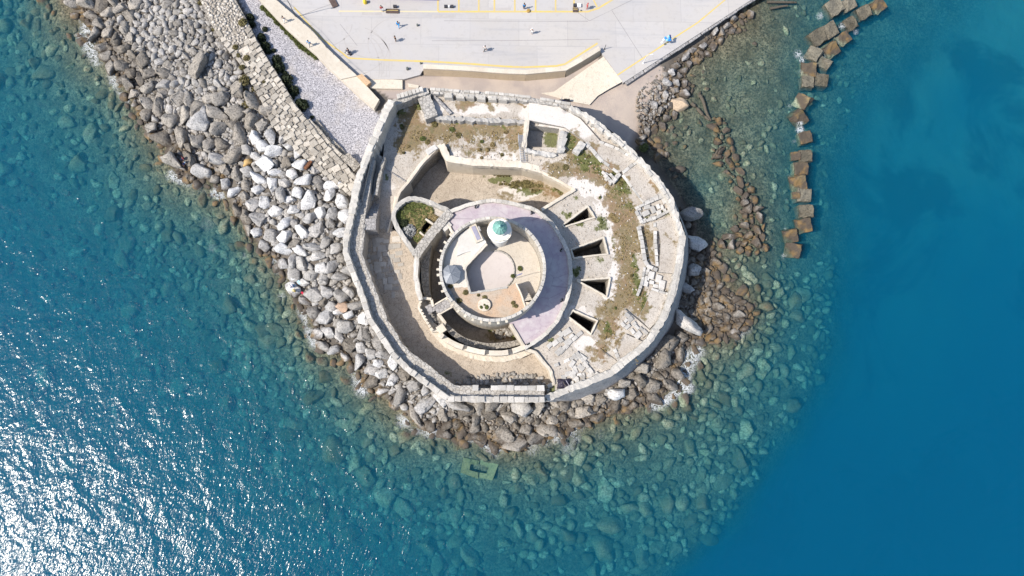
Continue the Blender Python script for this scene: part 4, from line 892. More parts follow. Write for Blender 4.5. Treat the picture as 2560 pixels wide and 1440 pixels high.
# north-west passage sloping down to the west court
def z_pass(u,v): return 7.0-1.6*float(sstep(420,545,v))
floor('passage_ground', [(950,405),(985,415),(1018,455),(1000,482),(990,505),(985,545),(978,585),(930,590),(915,560),(936,480)], [], 5, M_PLAT, fort, {'green':blobs([(966,445,8,8)],4),'bare':blobs([(978,470,24,40,.45)])},0.5,z_pass)
wall('ramp_wall', [(993,500),(985,540),(970,583)], 5.0, 2.6, 0.32, M_CREAM, fort, 0.01, zfun=lambda t: 7.3-1.6*t)
wall('drain_kerb', [(958,418),(1018,456)], 7.1, 6.4, 0.2, M_GREYST, fort, 0.02)
# stair up to the wall walk
x0,y0,_ = P(936,500,6.0); x1,y1,_ = P(926,574,9.4)
for k in range(10):
    t = (k+.5)/10; x = x0+(x1-x0)*t; y = y0+(y1-y0)*t; zt = 5.0+4.5*min(1,t*1.35)
    m_ = MB(); m_.box((x,y,(zt+2.8)/2),(1.75,0.62,zt-2.8),math.atan2(y1-y0,x1-x0)+math.pi/2); m_.build('step',M_GREYST,fort)
x,y,_ = P(937,492,5.4); block(x,y,5.0,1.8,0.5,1.6,-0.25,M_WALL,fort,'stair_head')
# west and south court
floor('west_court_floor', [(905,560),(985,575),(1050,620),(1075,760),(1110,850),(1230,895),(1310,870),(1360,880),(1400,940),(1380,985),(1120,985),(1000,880),(900,700),(890,620)], [], ZC, M_COURT, fort,
      {'bare':blobs([(955,670,30,60,.35),(1180,930,90,20,.3)]),'green':blobs([(1012,870,8,6),(1120,935,10,6,.9)],5),'dry':blobs([(1150,950,90,8,.55),(1080,860,40,20,.3)],10)},0.5)
skirt('court_face', W_IN[2:-1], None, ZW-0.05, ZC-0.2, M_SIDE, fort, False)
wall('court_end_wall', [(1314,874),(1338,880),(1375,925),(1385,958),(1370,966)], 8.3, ZC-0.2, 0.55, M_CREAM, fort, 0.03)
wall('walk_edge', [(909,560),(901,636),(914,672),(939,737),(966,803),(1003,862),(1018,880),(1061,911),(1135,969),(1180,969)], ZW+0.12, ZC-0.2, 0.62, M_WALL, fort, 0.05)
coping([(1180,970),(1362,970)], ZW+0.2, 0.9, 1.3, 0.25, M_STONE, fort, skip=0.1)
slabs([(945,600),(1000,595),(1005,680),(985,740),(945,700)],ZC,30,1.1,fort,M_PAVE,0.1,h=0.14)
slabs([(905,600),(940,600),(950,690),(925,680)],ZC,14,1.2,fort,M_PAVE,0.1,h=0.14)

# ---------------- ring wall, ditch, terrace ----------------
ZT = 10.0
hx = [(1066,550),(1080,559),(1062,586),(1050,577)]
floor('teardrop_garden', TEAR, [hx], 9.3, M_PLAT, fort, {'green':blobs([(1035,520,34,20,1.3),(1010,545,18,30,1.2),(1060,530,24,14)],5),'dry':blobs([(1050,560,40,40,1.3),(1035,600,14,24)],5)},0.4)
wall('ring_wall', closepath(TEAR[:1]+TEAR[1:]), 10.4, ZG-0.1, 0.7, M_WHITE, fort, 0.05)
wall('ring_wall', [(1126,529),(1105,552),(1080,582),(1046,628),(1040,640)], 10.6, 2.0, 1.5, M_WALL, fort, 0.04)
skirt('stair_hatch', hx, None, 9.35, 4.0, M_SHADE, fort); MB().add([P(u,v,9.3)[:2]+(4.1,) for u,v in hx],[(0,1,2,3)]).build('hatch_floor', M_SHADE, fort)  # pit sides and floor coloured near black, shade painted into the hatch
wall('hatch_kerb', [(1064,547),(1083,560)], 9.9, 9, 0.3, M_CREAM, fort, 0.02); wall('hatch_kerb', [(1049,580),(1060,589)], 9.9, 9, 0.3, M_CREAM, fort, 0.02)
wall('ring_wall', [(1043,632),(1041,650),(1039,691),(1044,722),(1052,750)], 10.4, ZC-0.5, 0.75, M_WHITE, fort, 0.04)
# low plinth at the ring's foot, south
wall('ring_foot', [(1080,818),(1100,843),(1120,861),(1165,882),(1209,893),(1255,896),(1300,886),(1330,872)], 6.6, ZC-0.2, 1.3, M_CREAM, fort, 0.05)
SR = smooth([(1098,834),(1116,849),(1140,862),(1170,872),(1209,881),(1250,883),(1285,877),(1314,866)],2)
wall('ring_wall', SR, 9.2, ZC-0.4, 0.85, M_CREAM, fort, 0.02)
acc = 0
def run(px, t0, t1, n=6):
    pw = np.array(px,float); L = np.concatenate([[0],np.cumsum(np.hypot(*np.diff(pw,axis=0).T))]); tt = np.linspace(t0,t1,n)*L[-1]
    return [(float(np.interp(a,L,pw[:,0])),float(np.interp(a,L,pw[:,1]))) for a in tt]
for a,b_ in ((0.02,0.055),(0.13,0.30),(0.345,0.545),(0.59,0.80),(0.85,1.0)):
    wall('merlon', run(SR,a,b_,4), 10.3, 9.0, 0.8, M_CREAM, fort, 0.015, step=1.0)
RWI = smooth([(1052,640),(1053,700),(1062,745),(1085,790),(1128,838),(1165,862),(1210,872),(1255,873),(1300,862)],2)
RWL = smooth([(1080,612),(1074,650),(1072,700),(1078,745),(1096,785),(1130,820),(1160,843),(1200,855),(1233,858),(1282,852),(1306,845)],2)
band('ring_walk', RWI[0:1]+[(1062,612)]+RWI, [(1085,600)]+RWL, 8.2, 2.0, M_SIDE)
floor('ditch_floor', [(1040,540),(1140,540),(1180,600),(1200,800),(1320,790),(1340,880),(1200,900),(1060,830),(1030,640)], [], 2.6, M_COURT, fort, {'green':blobs([(1290,830,30,8,1.1),(1225,822,10,8,1.1),(1292,840,12,8)],6),'dry':blobs([(1260,835,46,14,1.0)],8)},0.5)
KC, KR = (1231.5,673), (133.5,131.5)
def kell(r, a0=0, a1=360, n=64, dz=0): return ell(KC[0],KC[1]+dz,KR[0]-r,KR[1]-r,n,a0,a1)
TIN = [P(u,v,ZT)[:2] for u,v in TERR]
# terrace floor: crescent between its outer edge and the keep
cut = [(1313,868),(1278,812)]
TP = TERR+[cut[1],(1230,700),(1130,600),(1117,548)]
floor('terrace_floor', TERR+[(1278,812),(1250,790),(1180,640),(1140,590),(1119,552)], [], ZT, M_PINK, fort, None, 0.6, None, 0.01)
skirt('terrace_face', TERR, None, ZT, ZG-0.2, M_SIDE, fort, False)
skirt('terrace_end', [(1313,868),(1278,812),(1262,790)], None, ZT, 2.4, M_CREAM, fort, False)
wall('terrace_end_wall', [(1311,868),(1277,811)], ZT+0.25, 8.0, 0.5, M_CREAM, fort, 0.02)
wall('terrace_parapet', [(u-(u-1237)*0.012,v-(v-690)*0.012) for u,v in TERR], ZT+0.5, 7.0, 0.62, M_WHITE, fort, 0.03)
coping([(u-(u-1237)*0.012,v-(v-690)*0.012) for u,v in TERR[6:-3]], ZT+0.5, 0.6, 0.9, 0.12, M_WHITE, fort, skip=0.3, lvar=0.2, step_z=0.02)
skirt('terrace_end', [(1119,552),(1140,590)], None, ZT, 2.4, M_SIDE, fort, False)
# north-west turret where the ring wall meets the keep
x,y,_ = P(1112,562,9.8); m_ = MB(); m_.box((x,y,6.2),(1.6,1.9,8.2),0.75); m_.build('turret',M_STONE,fort)
wall('turret_wall', [(1120,562),(1133,583)], ZT+0.3, 3, 0.4, M_CREAM, fort, 0.02)
# ditch stair
for k in range(9):
    t = k/8; x,y,_ = P(1112-t*22,596+t*22,5.0); m_ = MB(); m_.box((x,y,(6.2-t*3.4+2.4)/2),(0.34,2.6,6.2-t*3.4-2.4),0.78); m_.build('step',M_GREYST,fort)
# bridge over the ditch and the guard walk beside it
br = [P(u,v,9.0)[:2] for u,v in ((1081,767),(1117,745),(1130,765),(1096,785))]
MB().prism(br, 8.5, 9.0).build('bridge_deck', M_GREYST, fort)
wall('bridge_kerb', [(1081,765),(1118,743)], 9.25, 8.5, 0.22, M_CREAM, fort, 0.01); wall('bridge_kerb', [(1096,787),(1131,767)], 9.25, 8.5, 0.22, M_CREAM, fort, 0.01)
GW = [(1045,768),(1051,743),(1076,745),(1082,766),(1110,804),(1102,824),(1080,824)]
MB().prism([P(u,v,8.0)[:2] for u,v in GW], 2.5, 8.0).build('guard_house', M_PLASTER, fort)
wall('guard_parapet', [(1082,826),(1062,797),(1047,770),(1052,744),(1078,747)], 9.6, 3.3, 0.36, M_CREAM, fort, 0.01)
wall('guard_parapet', [(1078,747),(1083,766)], 9.4, 7.5, 0.4, M_CREAM, fort, 0.01); wall('guard_parapet', [(1095,784),(1112,806),(1103,825),(1080,826)], 9.0, 7.5, 0.5, M_CREAM, fort, 0.01)
for u,v in ((1052,755),(1050,763),(1053,776),(1057,784),(1062,792),(1066,800),(1070,808),(1075,816)):
    x,y,_ = P(u,v,9.7); block(x,y,9.72,0.42,0.34,0.3,0.9,M_CREAM,fort,'loophole_block')
MB().prism([P(u,v,9.2)[:2] for u,v in ((1062,766),(1078,758),(1087,776),(1072,786))], 8.0, 9.0).build('landing', M_GREYST, fort)
for k in range(6):
    x,y,_ = P(1078+k*2.4,786+k*4.2,8.0); m_ = MB(); m_.box((x,y,8.45-k*0.12),(0.9,0.34,0.9-k*0.12),-0.7); m_.build('step',M_SIDE,fort)
x,y,_ = P(1103,822,9.2); m_ = MB(); m_.box((x,y,6.6),(1.3,1.3,5.4),0.6); m_.build('ring_pier',M_CREAM,fort)
# ---------------- keep (round tower) ----------------
keep = empty('keep_tower', (0,0,0), 'round keep with a sunken pink court, a bare garden and a white roof', 'tower')
ZK, ZH, ZL = 16.6, 15.5, 13.0
outer = kell(0); inn = kell(8.5)
Ow = [P(u,v,ZK)[:2] for u,v in outer]; Iw = [P(u,v,ZK)[:2] for u,v in inn]; n = len(Ow)
V = []; Fx = []
for i in range(n):
    j = [random.uniform(-.04,.04) for _ in range(4)]
    cx = Ow[i][0]; cy = Ow[i][1]
    V += [(cx,cy,2.2),(cx,cy,ZK+j[0]),(Iw[i][0],Iw[i][1],ZK+j[1]),(Iw[i][0],Iw[i][1],ZL-0.2)]
for i in range(n):
    a = i*4; b_ = ((i+1)%n)*4
    for k in range(3): Fx.append((a+k,a+k+1,b_+k+1,b_+k))
M_KEEP = stone_mat('keep_masonry',(0.52,0.475,0.40),(0.46,0.42,0.36),(0.34,0.30,0.25),0.5,1.1,0.5,blocks=0.6)
MB().add(V,Fx).build('drum_wall', M_KEEP, keep)
# string course low on the drum
Cw = [P(u,v,14.6)[:2] for u,v in ell(KC[0]-0.2,KC[1]+6,KR[0]-0.5,KR[1]-0.5,64)]
# parapet stones in two rows, and corbels
def kblock(a0,a1,r,w,z,h,mat,name):
    am = (a0+a1)/2; u,v = kell(r,am,am+1,2)[0]; x,y,_ = P(u,v,z); u2,v2 = kell(r,a1,a1+1,2)[0]; u1,v1 = kell(r,a0,a0+1,2)[0]
    p1 = P(u1,v1,z); p2 = P(u2,v2,z); L = math.hypot(p2[0]-p1[0],p2[1]-p1[1]); block(x,y,z+h/2-0.03,L*0.97,w,h,math.atan2(p2[1]-p1[1],p2[0]-p1[0]),mat,keep,name)
a = 0
while a < 360:
    da = random.uniform(4.5,8.0); 
    if random.random() > 0.06: kblock(a,min(a+da,360),3.6,0.48,ZK+random.uniform(0,.10),0.28,M_WHITE,'parapet_stone')
    a += da
for a in range(186,292,9): 
    u,v = kell(-3,a if a < 360 else a-360,400,2)[0]; x,y,_ = P(u,v,ZK-0.2); block(x,y,ZK-0.35,0.45,0.4,0.35,math.radians(a),M_CREAM,keep,'corbel')
for a in range(140,190,10):
    u,v = kell(-3,a,400,2)[0]; x,y,_ = P(u,v,ZK-0.2); block(x,y,ZK-0.35,0.5,0.34,0.35,math.radians(a),M_CREAM,keep,'corbel')
LOW = [(1187,552),(1216,607),(1188,636),(1163,663),(1161,672),(1168,705),(1176,733),(1225,725),(1268,718),(1290,706),(1302,732),(1316,774)]
Iang = []
def wpt(u,v,z): return P(u,v,z)[:2]
circ = [P(u,v,ZK)[:2] for u,v in kell(9.2,n=96)]
cc = P(KC[0],KC[1],ZK)[:2]
lowW = [wpt(u,v,ZH) for u,v in LOW]
def ang(p): return math.atan2(p[1]-cc[1],p[0]-cc[0]) % (2*math.pi)
a_s, a_e = ang(lowW[-1]), ang(lowW[0])
def proj_c(p):
    a = ang(p); return min(circ, key=lambda c: abs((ang(c)-a+math.pi)%(2*math.pi)-math.pi))
lowW[0] = proj_c(lowW[0]); lowW[-1] = proj_c(lowW[-1]); a_s, a_e = ang(lowW[-1]), ang(lowW[0])
arcE = sorted([c for c in circ if (ang(c)-a_s)%(2*math.pi) < (a_e-a_s)%(2*math.pi)], key=lambda c: (ang(c)-a_s)%(2*math.pi))
arcW = sorted([c for c in circ if (ang(c)-a_e)%(2*math.pi) < (a_s-a_e)%(2*math.pi)], key=lambda c: (ang(c)-a_e)%(2*math.pi))
LOWP = lowW+[c for c in arcE if c not in (lowW[0],lowW[-1])]
HIGHP = lowW[::-1]+[c for c in arcW if c not in (lowW[0],lowW[-1])]
M_LOWF = ground_mat('keep_court',(0.54,0.485,0.41),(0.49,0.44,0.37),(0.38,0.33,0.27),sp=0.35)
M_HIGH = ground_mat('keep_garden',(0.52,0.36,0.24),(0.46,0.38,0.30),(0.32,0.22,0.15),bare=(0.60,0.56,0.50),sp=0.5)
floor('court_floor', None, [], ZL, M_LOWF, keep, None, 0.5, None, 0.01, inc_w=LOWP)
floor('garden_floor', None, [], ZH, M_HIGH, keep, {'bare':lambda u,v: np.maximum(1.0*(v < 715)*sstep(1300,1180,u+0*v), blobs([(1150,600,60,60,1.4),(1130,650,40,60,1.3)],4)(u,v))*(v < 722),'green':blobs([(1148,752,7,6,.9),(1165,730,8,5,.9),(1212,742,6,5,.9),(1285,762,6,6,.9),(1122,716,8,5,.9)],5)}, 0.4, None, 0.03, inc_w=HIGHP)
lw = lowW; V = [(x,y,ZH+0.02) for x,y in lw]+[(x,y,ZL-0.1) for x,y in lw]; k_ = len(lw)
MB().add(V,[(i,i+1,k_+i+1,k_+i) for i in range(k_-1)]).build('court_retaining_wall', M_WALL, keep)
wall('court_coping', [(1176,733),(1225,725),(1268,718)], ZH+0.18, ZH-0.4, 0.32, M_WHITE, keep, 0.03); wall('court_coping', [(1161,672),(1168,705),(1176,733)], ZH+0.18, ZH-0.4, 0.36, M_WHITE, keep, 0.03)
wall('court_coping', [(1216,609),(1188,638),(1163,665),(1161,674)], ZH+0.25, ZH-0.4, 0.5, M_CREAM, keep, 0.02); wall('stair_kerb', [(1290,708),(1302,732),(1315,772)], ZH+0.2, ZH-0.4, 0.22, M_CREAM, keep, 0.01)
# sunken pink court: a slightly lower round floor with its kerb
arc = [(1168,700),(1163,672),(1190,648),(1205,634)]+ell(1240,676,47,50,20,100,-48)+[(1266,722),(1178,735)]
MB().add([P(u,v,ZL+0.03) for u,v in [(1180,660),(1205,630)]+ell(1240,676,45,48,20,98,-52)+[(1262,728),(1176,735),(1165,700)]],[tuple(range(25))][:1]).build('pink_court', stone_mat('pinkish_screed',(0.49,0.44,0.415),(0.53,0.48,0.45),(0.42,0.37,0.35),0.15,0.6,0.1), keep)
wall('court_kerb', ell(1240,676,46,49,22,100,-50), ZL+0.22, ZL-0.1, 0.22, M_WALL, keep, 0.01)
# white rendered roof patch and its lower block
MB().prism([wpt(u,v,ZH+0.35) for u,v in ((1146,592),(1165,575),(1190,560),(1216,606),(1186,638),(1176,628),(1160,632),(1142,640))], ZH-0.2, ZH+0.33).build('white_roof', stone_mat('white_render',(0.60,0.58,0.54),(0.52,0.50,0.46),(0.46,0.42,0.37),0.25,1.0,0.2), keep)
# skylight frame
sk = MB(); c0 = P(1190,583,ZH+0.7); 
sk.box((c0[0],c0[1],ZH+0.55),(1.15,2.9,0.5),0.42); sk.build('skylight_frame', M_CREAM, keep)
sk = MB(); sk.box((c0[0],c0[1],ZH+0.84),(0.62,2.3,0.08),0.42); sk.build('skylight_glass', plain_mat('lilac_glass',(0.30,0.29,0.36),0.3), keep)
x,y,_ = P(1197,572,ZH+0.6); block(x,y,ZH+0.5,0.5,0.9,0.5,0.4,M_GREYST,keep,'vent_box')
# stair in the south-east of the keep
for k in range(10):
    x,y,_ = P(1300+k*1.9,716+k*4.6,13.0); zt = ZL+0.25+k*0.25; m_ = MB(); m_.box((x,y,(zt+ZL)/2),(1.6,0.36,max(0.1,zt-ZL)),-1.15+1.57-0.5); m_.build('step',M_CREAM,keep)
MB().prism([wpt(u,v,ZH) for u,v in ((1312,752),(1328,750),(1334,760),(1318,775))], ZL, ZH).build('stair_landing', M_PLASTER, keep)
# slate bank beside the gazebo
for k in range(7):
    x,y,_ = P(1118+k*3.2,724+k*6,ZH+0.2); block(x,y,ZH+0.12,0.5,1.5,0.35,0.9+random.uniform(-.2,.2),M_GREYST,keep,'slate')

# lighthouse
base = P(1247.6,592,ZL); gx,gy,_ = P(1249,575.8,18.6); lx,ly = gx,gy-0.0
lh = empty('lighthouse', (lx,ly,12.2), 'short white lighthouse with a round gallery and green domed lantern on the keep', 'lighthouse')
M_LHW = plain_mat('lighthouse_white',(0.74,0.73,0.68),0.6,0,0.06); M_GRN = plain_mat('verdigris_green',(0.16,0.33,0.29),0.5,0,0.3)
def at_l(m,name,mat,par=None,sm=False): o = m.build(name,mat,par or lh,sm); return o
at_l(MB().lathe((0,0,0),[(1.62,0),(1.6,0.3),(1.48,0.35),(1.36,5.6),(1.6,5.9),(1.6,6.0)],32),'tower_shaft',M_LHW)
gal = at_l(MB().lathe((0,0,0),[(1.5,5.9),(1.88,6.0),(1.9,6.3),(1.62,6.32)],32),'gallery',M_LHW)
rl = MB()
for z in (6.75,7.15): rl.tube([(1.8*math.cos(t*math.pi/16),1.8*math.sin(t*math.pi/16),z) for t in range(33)],0.025,5,False)
for t in range(16): rl.tube([(1.8*math.cos(t*math.pi/8),1.8*math.sin(t*math.pi/8),6.3),(1.8*math.cos(t*math.pi/8),1.8*math.sin(t*math.pi/8),7.15)],0.022,5)
at_l(rl,'railing',plain_mat('cream_railing',(0.62,0.50,0.36),0.5),gal)
lant = at_l(MB().lathe((0,0,0),[(1.02,6.3),(1.02,7.0)],16),'lantern_base',M_LHW)
gm, nt, b = newmat('lantern_glass'); b.inputs['Base Color'].default_value = (0.55,0.62,0.62,1); b.inputs['Roughness'].default_value = 0.1; b.inputs['Alpha'].default_value = 0.6
at_l(MB().lathe((0,0,0),[(0.92,7.0),(0.92,8.1)],16),'lantern_glass',gm,lant)
dome = at_l(MB().lathe((0,0,0),[(1.12,8.1),(1.12,8.2),(0.95,8.5),(0.6,8.85),(0.2,9.05),(0.16,9.1)],12),'lantern_dome',M_GRN)
at_l(MB().lathe((0,0,0),[(0.1,9.05),(0.2,9.2),(0.2,9.35),(0.06,9.5),(0.03,10.0)],12),'finial',plain_mat('pale_finial',(0.25,0.48,0.42),0.5),dome)
rb = MB()
for k in range(12):
    a = k*math.pi/6; rb.tube([(r*math.cos(a),r*math.sin(a),z+0.02) for r,z in ((1.12,8.2),(0.95,8.5),(0.6,8.85),(0.2,9.05))],0.03,4)
at_l(rb,'dome_ribs',M_GRN,dome)
x,y,_ = P(1237,612,13.2); MB().box((1.45*math.cos(-2.3),1.45*math.sin(-2.3),1.0),(0.12,0.8,1.9),-2.3).build('door',plain_mat('grey_door',(0.2,0.2,0.2),0.6),lh)

# grey tent-roofed pavilion
px_,py_,_ = P(1127,686,16.6)
pv = empty('pavilion', (px_,py_,ZH-1.1), 'round kiosk with a grey eight-sided tent roof against the west rim of the keep', 'kiosk')
MG = plain_mat('grey_sheet',(0.22,0.235,0.26),0.5,0.1,0.12)
R_ = 1.55
for k in range(8):
    a0 = k*math.pi/4+0.3; a1 = a0+math.pi/4; m_ = MB()
    m_.add([(R_*math.cos(a0),R_*math.sin(a0),2.1),(R_*math.cos(a1),R_*math.sin(a1),2.1),(0,0,2.75),(R_*math.cos(a0),R_*math.sin(a0),1.95),(R_*math.cos(a1),R_*math.sin(a1),1.95),(0,0,2.6)],[(0,1,2),(5,4,3),(0,3,4,1),(1,4,5,2),(2,5,3,0)])
    m_.build('roof_panel',MG,pv)
    m_ = MB(); m_.tube([(R_*0.99*math.cos(a0),R_*0.99*math.sin(a0),2.13),(0,0,2.79)],0.02,4); m_.build('roof_rib',plain_mat('rib',(0.4,0.42,0.45),0.5) if k == 0 else bpy.data.materials['rib'],pv)
MB().lathe((0,0,0),[(1.4,0),(1.4,1.95)],16).build('kiosk_wall',M_CREAM,pv)
# cistern head
cx,cy,_ = P(1211,764,15.0)
ci = empty('cistern', (cx,cy,ZH-0.35), 'round cream well head with small green tufts on top', 'well')
MB().lathe((0,0,-0.1),[(1.02,0),(1.0,0.75),(0.94,0.85),(0.4,0.86)],24).build('well_head',M_PLASTER,ci)
# flag
fx,fy,_ = P(1290,696,ZL); fl = empty('flag', (fx,fy,ZL), 'small blue and white flag on a pole in the keep court', 'flag')
MB().tube([(0,0,0),(0,0,4.2)],0.035,6).build('flag_pole',plain_mat('pole_white',(0.7,0.7,0.7),0.4),fl)
fb = plain_mat('flag_blue',(0.05,0.1,0.55),0.7); fw = plain_mat('flag_white',(0.8,0.8,0.8),0.7)
for k in range(5): MB().box((0.42,0.02*math.sin(k),4.05-k*0.13),(0.8,0.02,0.126),0.35).build('flag_stripe',fb if k%2 == 0 else fw,fl)
# small finds on the walls
def tuft_mesh(name, n, r, h, mat, seed):
    rr = random.Random(seed); V = []; Fx = []
    for k in range(n):
        a = rr.uniform(0,6.28); d = r*math.sqrt(rr.random()); x,y = d*math.cos(a),d*math.sin(a); z = h*rr.uniform(0.25,1)*(1-0.5*(d/r)**2); s = r*rr.uniform(0.12,0.28)
        b1 = Vector((rr.gauss(0,1),rr.gauss(0,1),rr.gauss(0,.5))).normalized()*s; b2 = Vector((rr.gauss(0,1),rr.gauss(0,1),rr.gauss(0,.5))).normalized()*s
        c = Vector((x,y,z)); i = len(V); V += [tuple(c-b1),tuple(c+b2*0.6),tuple(c+b1),tuple(c-b2*0.6)]; Fx.append((i,i+1,i+2,i+3))
    i = len(V); V += [(-r*.06,0,0),(r*.06,0,0),(0,r*.06,h*.7),(0,-r*.06,h*.6)]; Fx += [(i,i+1,i+2),(i,i+3,i+1)]
    return mesh_np(name, V, Fx, mat)
def leaf_mat(name, c, var=0.5):
    m, nt, b = newmat(name); q = N(nt); r = q.n('ShaderNodeObjectInfo').outputs['Random']; f = q.noise(q.pos(),2.2,5,0.75)
    c1 = q.mix(q.mr(f,0.35,0.65),tuple(x*(1-var) for x in c),tuple(x*(1+var) for x in c)); nt.links.new(c1,b.inputs['Base Color']); b.inputs['Roughness'].default_value = 0.7; return m
L_DARK = leaf_mat('dark_foliage',(0.030,0.040,0.018)); L_GREEN = leaf_mat('green_foliage',(0.09,0.105,0.03)); L_OLIVE = leaf_mat('olive_foliage',(0.13,0.11,0.045)); L_DRY = leaf_mat('dry_grass',(0.25,0.19,0.09)); L_SILVER = leaf_mat('silver_foliage',(0.28,0.28,0.27),0.3)
# ---------------- quay, walls and passages on land ----------------
m, nt, b = newmat('quay_concrete'); q = N(nt); p = q.pos()
br_ = q.n('ShaderNodeTexBrick'); nt.links.new(q.mapping(p,(1,1,1)),br_.inputs['Vector'])
br_.inputs['Scale'].default_value = 0.105; br_.inputs['Mortar Size'].default_value = 0.004; br_.inputs['Brick Width'].default_value = 0.95; br_.inputs['Row Height'].default_value = 0.55; br_.offset = 0.37
br_.inputs['Color1'].default_value = (0.42,0.395,0.37,1); br_.inputs['Color2'].default_value = (0.465,0.44,0.415,1); br_.inputs['Mortar'].default_value = (0.34,0.32,0.31,1)
f1 = q.noise(p,0.10,5,0.6); f2 = q.noise(p,1.2,6,0.75); f3 = q.noise(q.mapping(p,(0.15,1.6,1),(0,0,0.5)),0.35,5,0.7)
c = q.mix(q.mr(f1,0.4,0.65,0,0.5),br_.outputs[0],(0.42,0.41,0.42)); c = q.mix(q.mr(f2,0.5,0.72,0,0.5),c,(0.34,0.32,0.305)); c = q.mix(q.mr(f3,0.52,0.68,0,0.5),c,(0.33,0.325,0.335))
nt.links.new(c,b.inputs['Base Color']); nt.links.new(q.bump(f2,0.15,0.05),b.inputs['Normal']); b.inputs['Roughness'].default_value = 0.75; M_QUAY = m
ZQ = 2.0
QUAY = [(560,-260),(600,-120),(691,0),(739,42),(781,78),(817,120),(853,154),(893,190),(915,198),(1010,198),(1050,187),(1057,176),(1200,183),(1320,186),(1417,179),(1500,128),(1524,160),(1558,207),(1877,0),(2040,-120),(2200,-260)]
q_ = MB().prism([P(u,v,ZQ)[:2] for u,v in QUAY], -3.0, ZQ).build('quay_pavement', M_QUAY, None, kind='structure')
M_YEL = stone_mat('worn_yellow_paint',(0.62,0.46,0.13),(0.53,0.42,0.19),(0.42,0.39,0.33),0.6,2.0,0.05)
def stripe(px, w, z=ZQ+0.006, mat=None, name='yellow_line', parent=None):
    path = [P(u,v,z)[:2] for u,v in px]; L = offs(path,w/2); R = offs(path,-w/2); n = len(path)
    return MB().add([(x,y,z) for x,y in L]+[(x,y,z) for x,y in R],[(n+i,n+i+1,i+1,i) for i in range(n-1)]).build(name,mat or M_YEL,q_)
stripe([(735,18),(757,44),(780,70),(805,97),(835,118),(855,132),(871,145),(905,147),(960,150)],0.28); stripe([(960,150),(1080,154),(1180,160),(1260,166),(1310,168),(1390,165),(1413,160),(1494,108)],0.36)
stripe([(847,28),(1095,29)],0.26,mat=stone_mat('faded_yellow_paint',(0.62,0.52,0.30),(0.55,0.48,0.36),(0.5,0.47,0.42),0.3,2,0.05)); stripe([(1095,29),(1470,29),(1497,20),(1530,0),(1560,-25)],0.34,z=ZQ+0.006)
for u in (1095,1147,1197,1236,1287,1339,1389,1435): stripe([(u,28),(u,-20)],0.30,z=ZQ+0.010)
stripe([(1493,18),(1482,-4)],0.26,z=ZQ+0.010); stripe([(1543,188),(1680,98),(1745,56),(1812,0),(1870,-45)],0.26)
M_JOINT = plain_mat('joint_dark',(0.22,0.21,0.21),0.9)
for px in ([(1445,32),(1474,52),(1529,25),(1606,145)],[(1529,25),(1580,0)],[(850,60),(893,114)],[(745,42),(800,20),(830,10)],[(1080,102),(1312,101),(1500,98)],[(1110,52),(1330,53),(1470,54)]): stripe(px,0.07,ZQ+0.004,M_JOINT,'joint')
# quay edge kerb towards the little beach
kb = empty('quay_kerb', (0,0,0), 'long weathered stone kerb along the sea edge of the quay', 'kerb')
coping([(1562,210),(1640,158),(1720,105),(1800,52),(1880,0),(1920,-25)], 1.55, 0.8, 2.2, 0.35, M_GREYST, kb, name='kerb_stone', skip=0.02)
# broad cream wall with people on it
cw = empty('cream_wall', (0,0,0), 'broad flat-topped cream wall between the gravel yard and the quay', 'wall')
CWL = [(628,-40),(648,0),(689,44),(714,70),(748,101),(790,137),(821,169),(853,198)]; CWR = [(650,-40),(690,-1),(739,41),(781,77),(817,119),(853,153),(893,189)]
MB().prism([P(u,v,3.0)[:2] for u,v in CWL+CWR[::-1]], 0.5, 3.0).build('wall_body', M_CREAM, cw)
MB().prism([P(u,v,2.7)[:2] for u,v in [(853,199),(893,236),(935,272),(948,249),(916,214),(894,190)]], 0.5, 2.7).build('wall_end', M_CREAM, cw)
m_ = MB(); pa = [P(u,v,3.0)[:2] for u,v in ((690,0),(738,42),(780,78),(816,120),(852,154),(891,188))]
m_.tube([(x,y,3.9) for x,y in pa],0.03,5)
for x,y in resample(pa,2.2): m_.tube([(x,y,2.9),(x,y,3.9)],0.03,5)
m_.build('hand_rail', plain_mat('rail_iron',(0.05,0.05,0.055),0.5), cw)
# tan trapdoor, white apron
td = MB().prism([P(u,v,2.9)[:2] for u,v in ((891,190),(904,184),(927,205),(916,215))], 1.6, 2.9).build('plywood_box', plain_mat('tan_board',(0.52,0.36,0.22),0.8), None, label='tan plywood covered box beside the end of the cream wall', cat='box')
MB().prism([P(u,v,1.9)[:2] for u,v in ((920,195),(1006,200),(1006,222),(924,221))], 1.0, 1.9).build('concrete_apron', M_PLASTER, None, label='bright pale concrete slab south of the plywood box', cat='slab')
MB().prism([P(u,v,1.6)[:2] for u,v in ((1019,208),(1048,214),(1044,220),(1022,218))], 1.0, 1.6).build('concrete_apron', M_CREAM, None, label='small cream concrete patch near the north corner of the fortress', cat='slab')
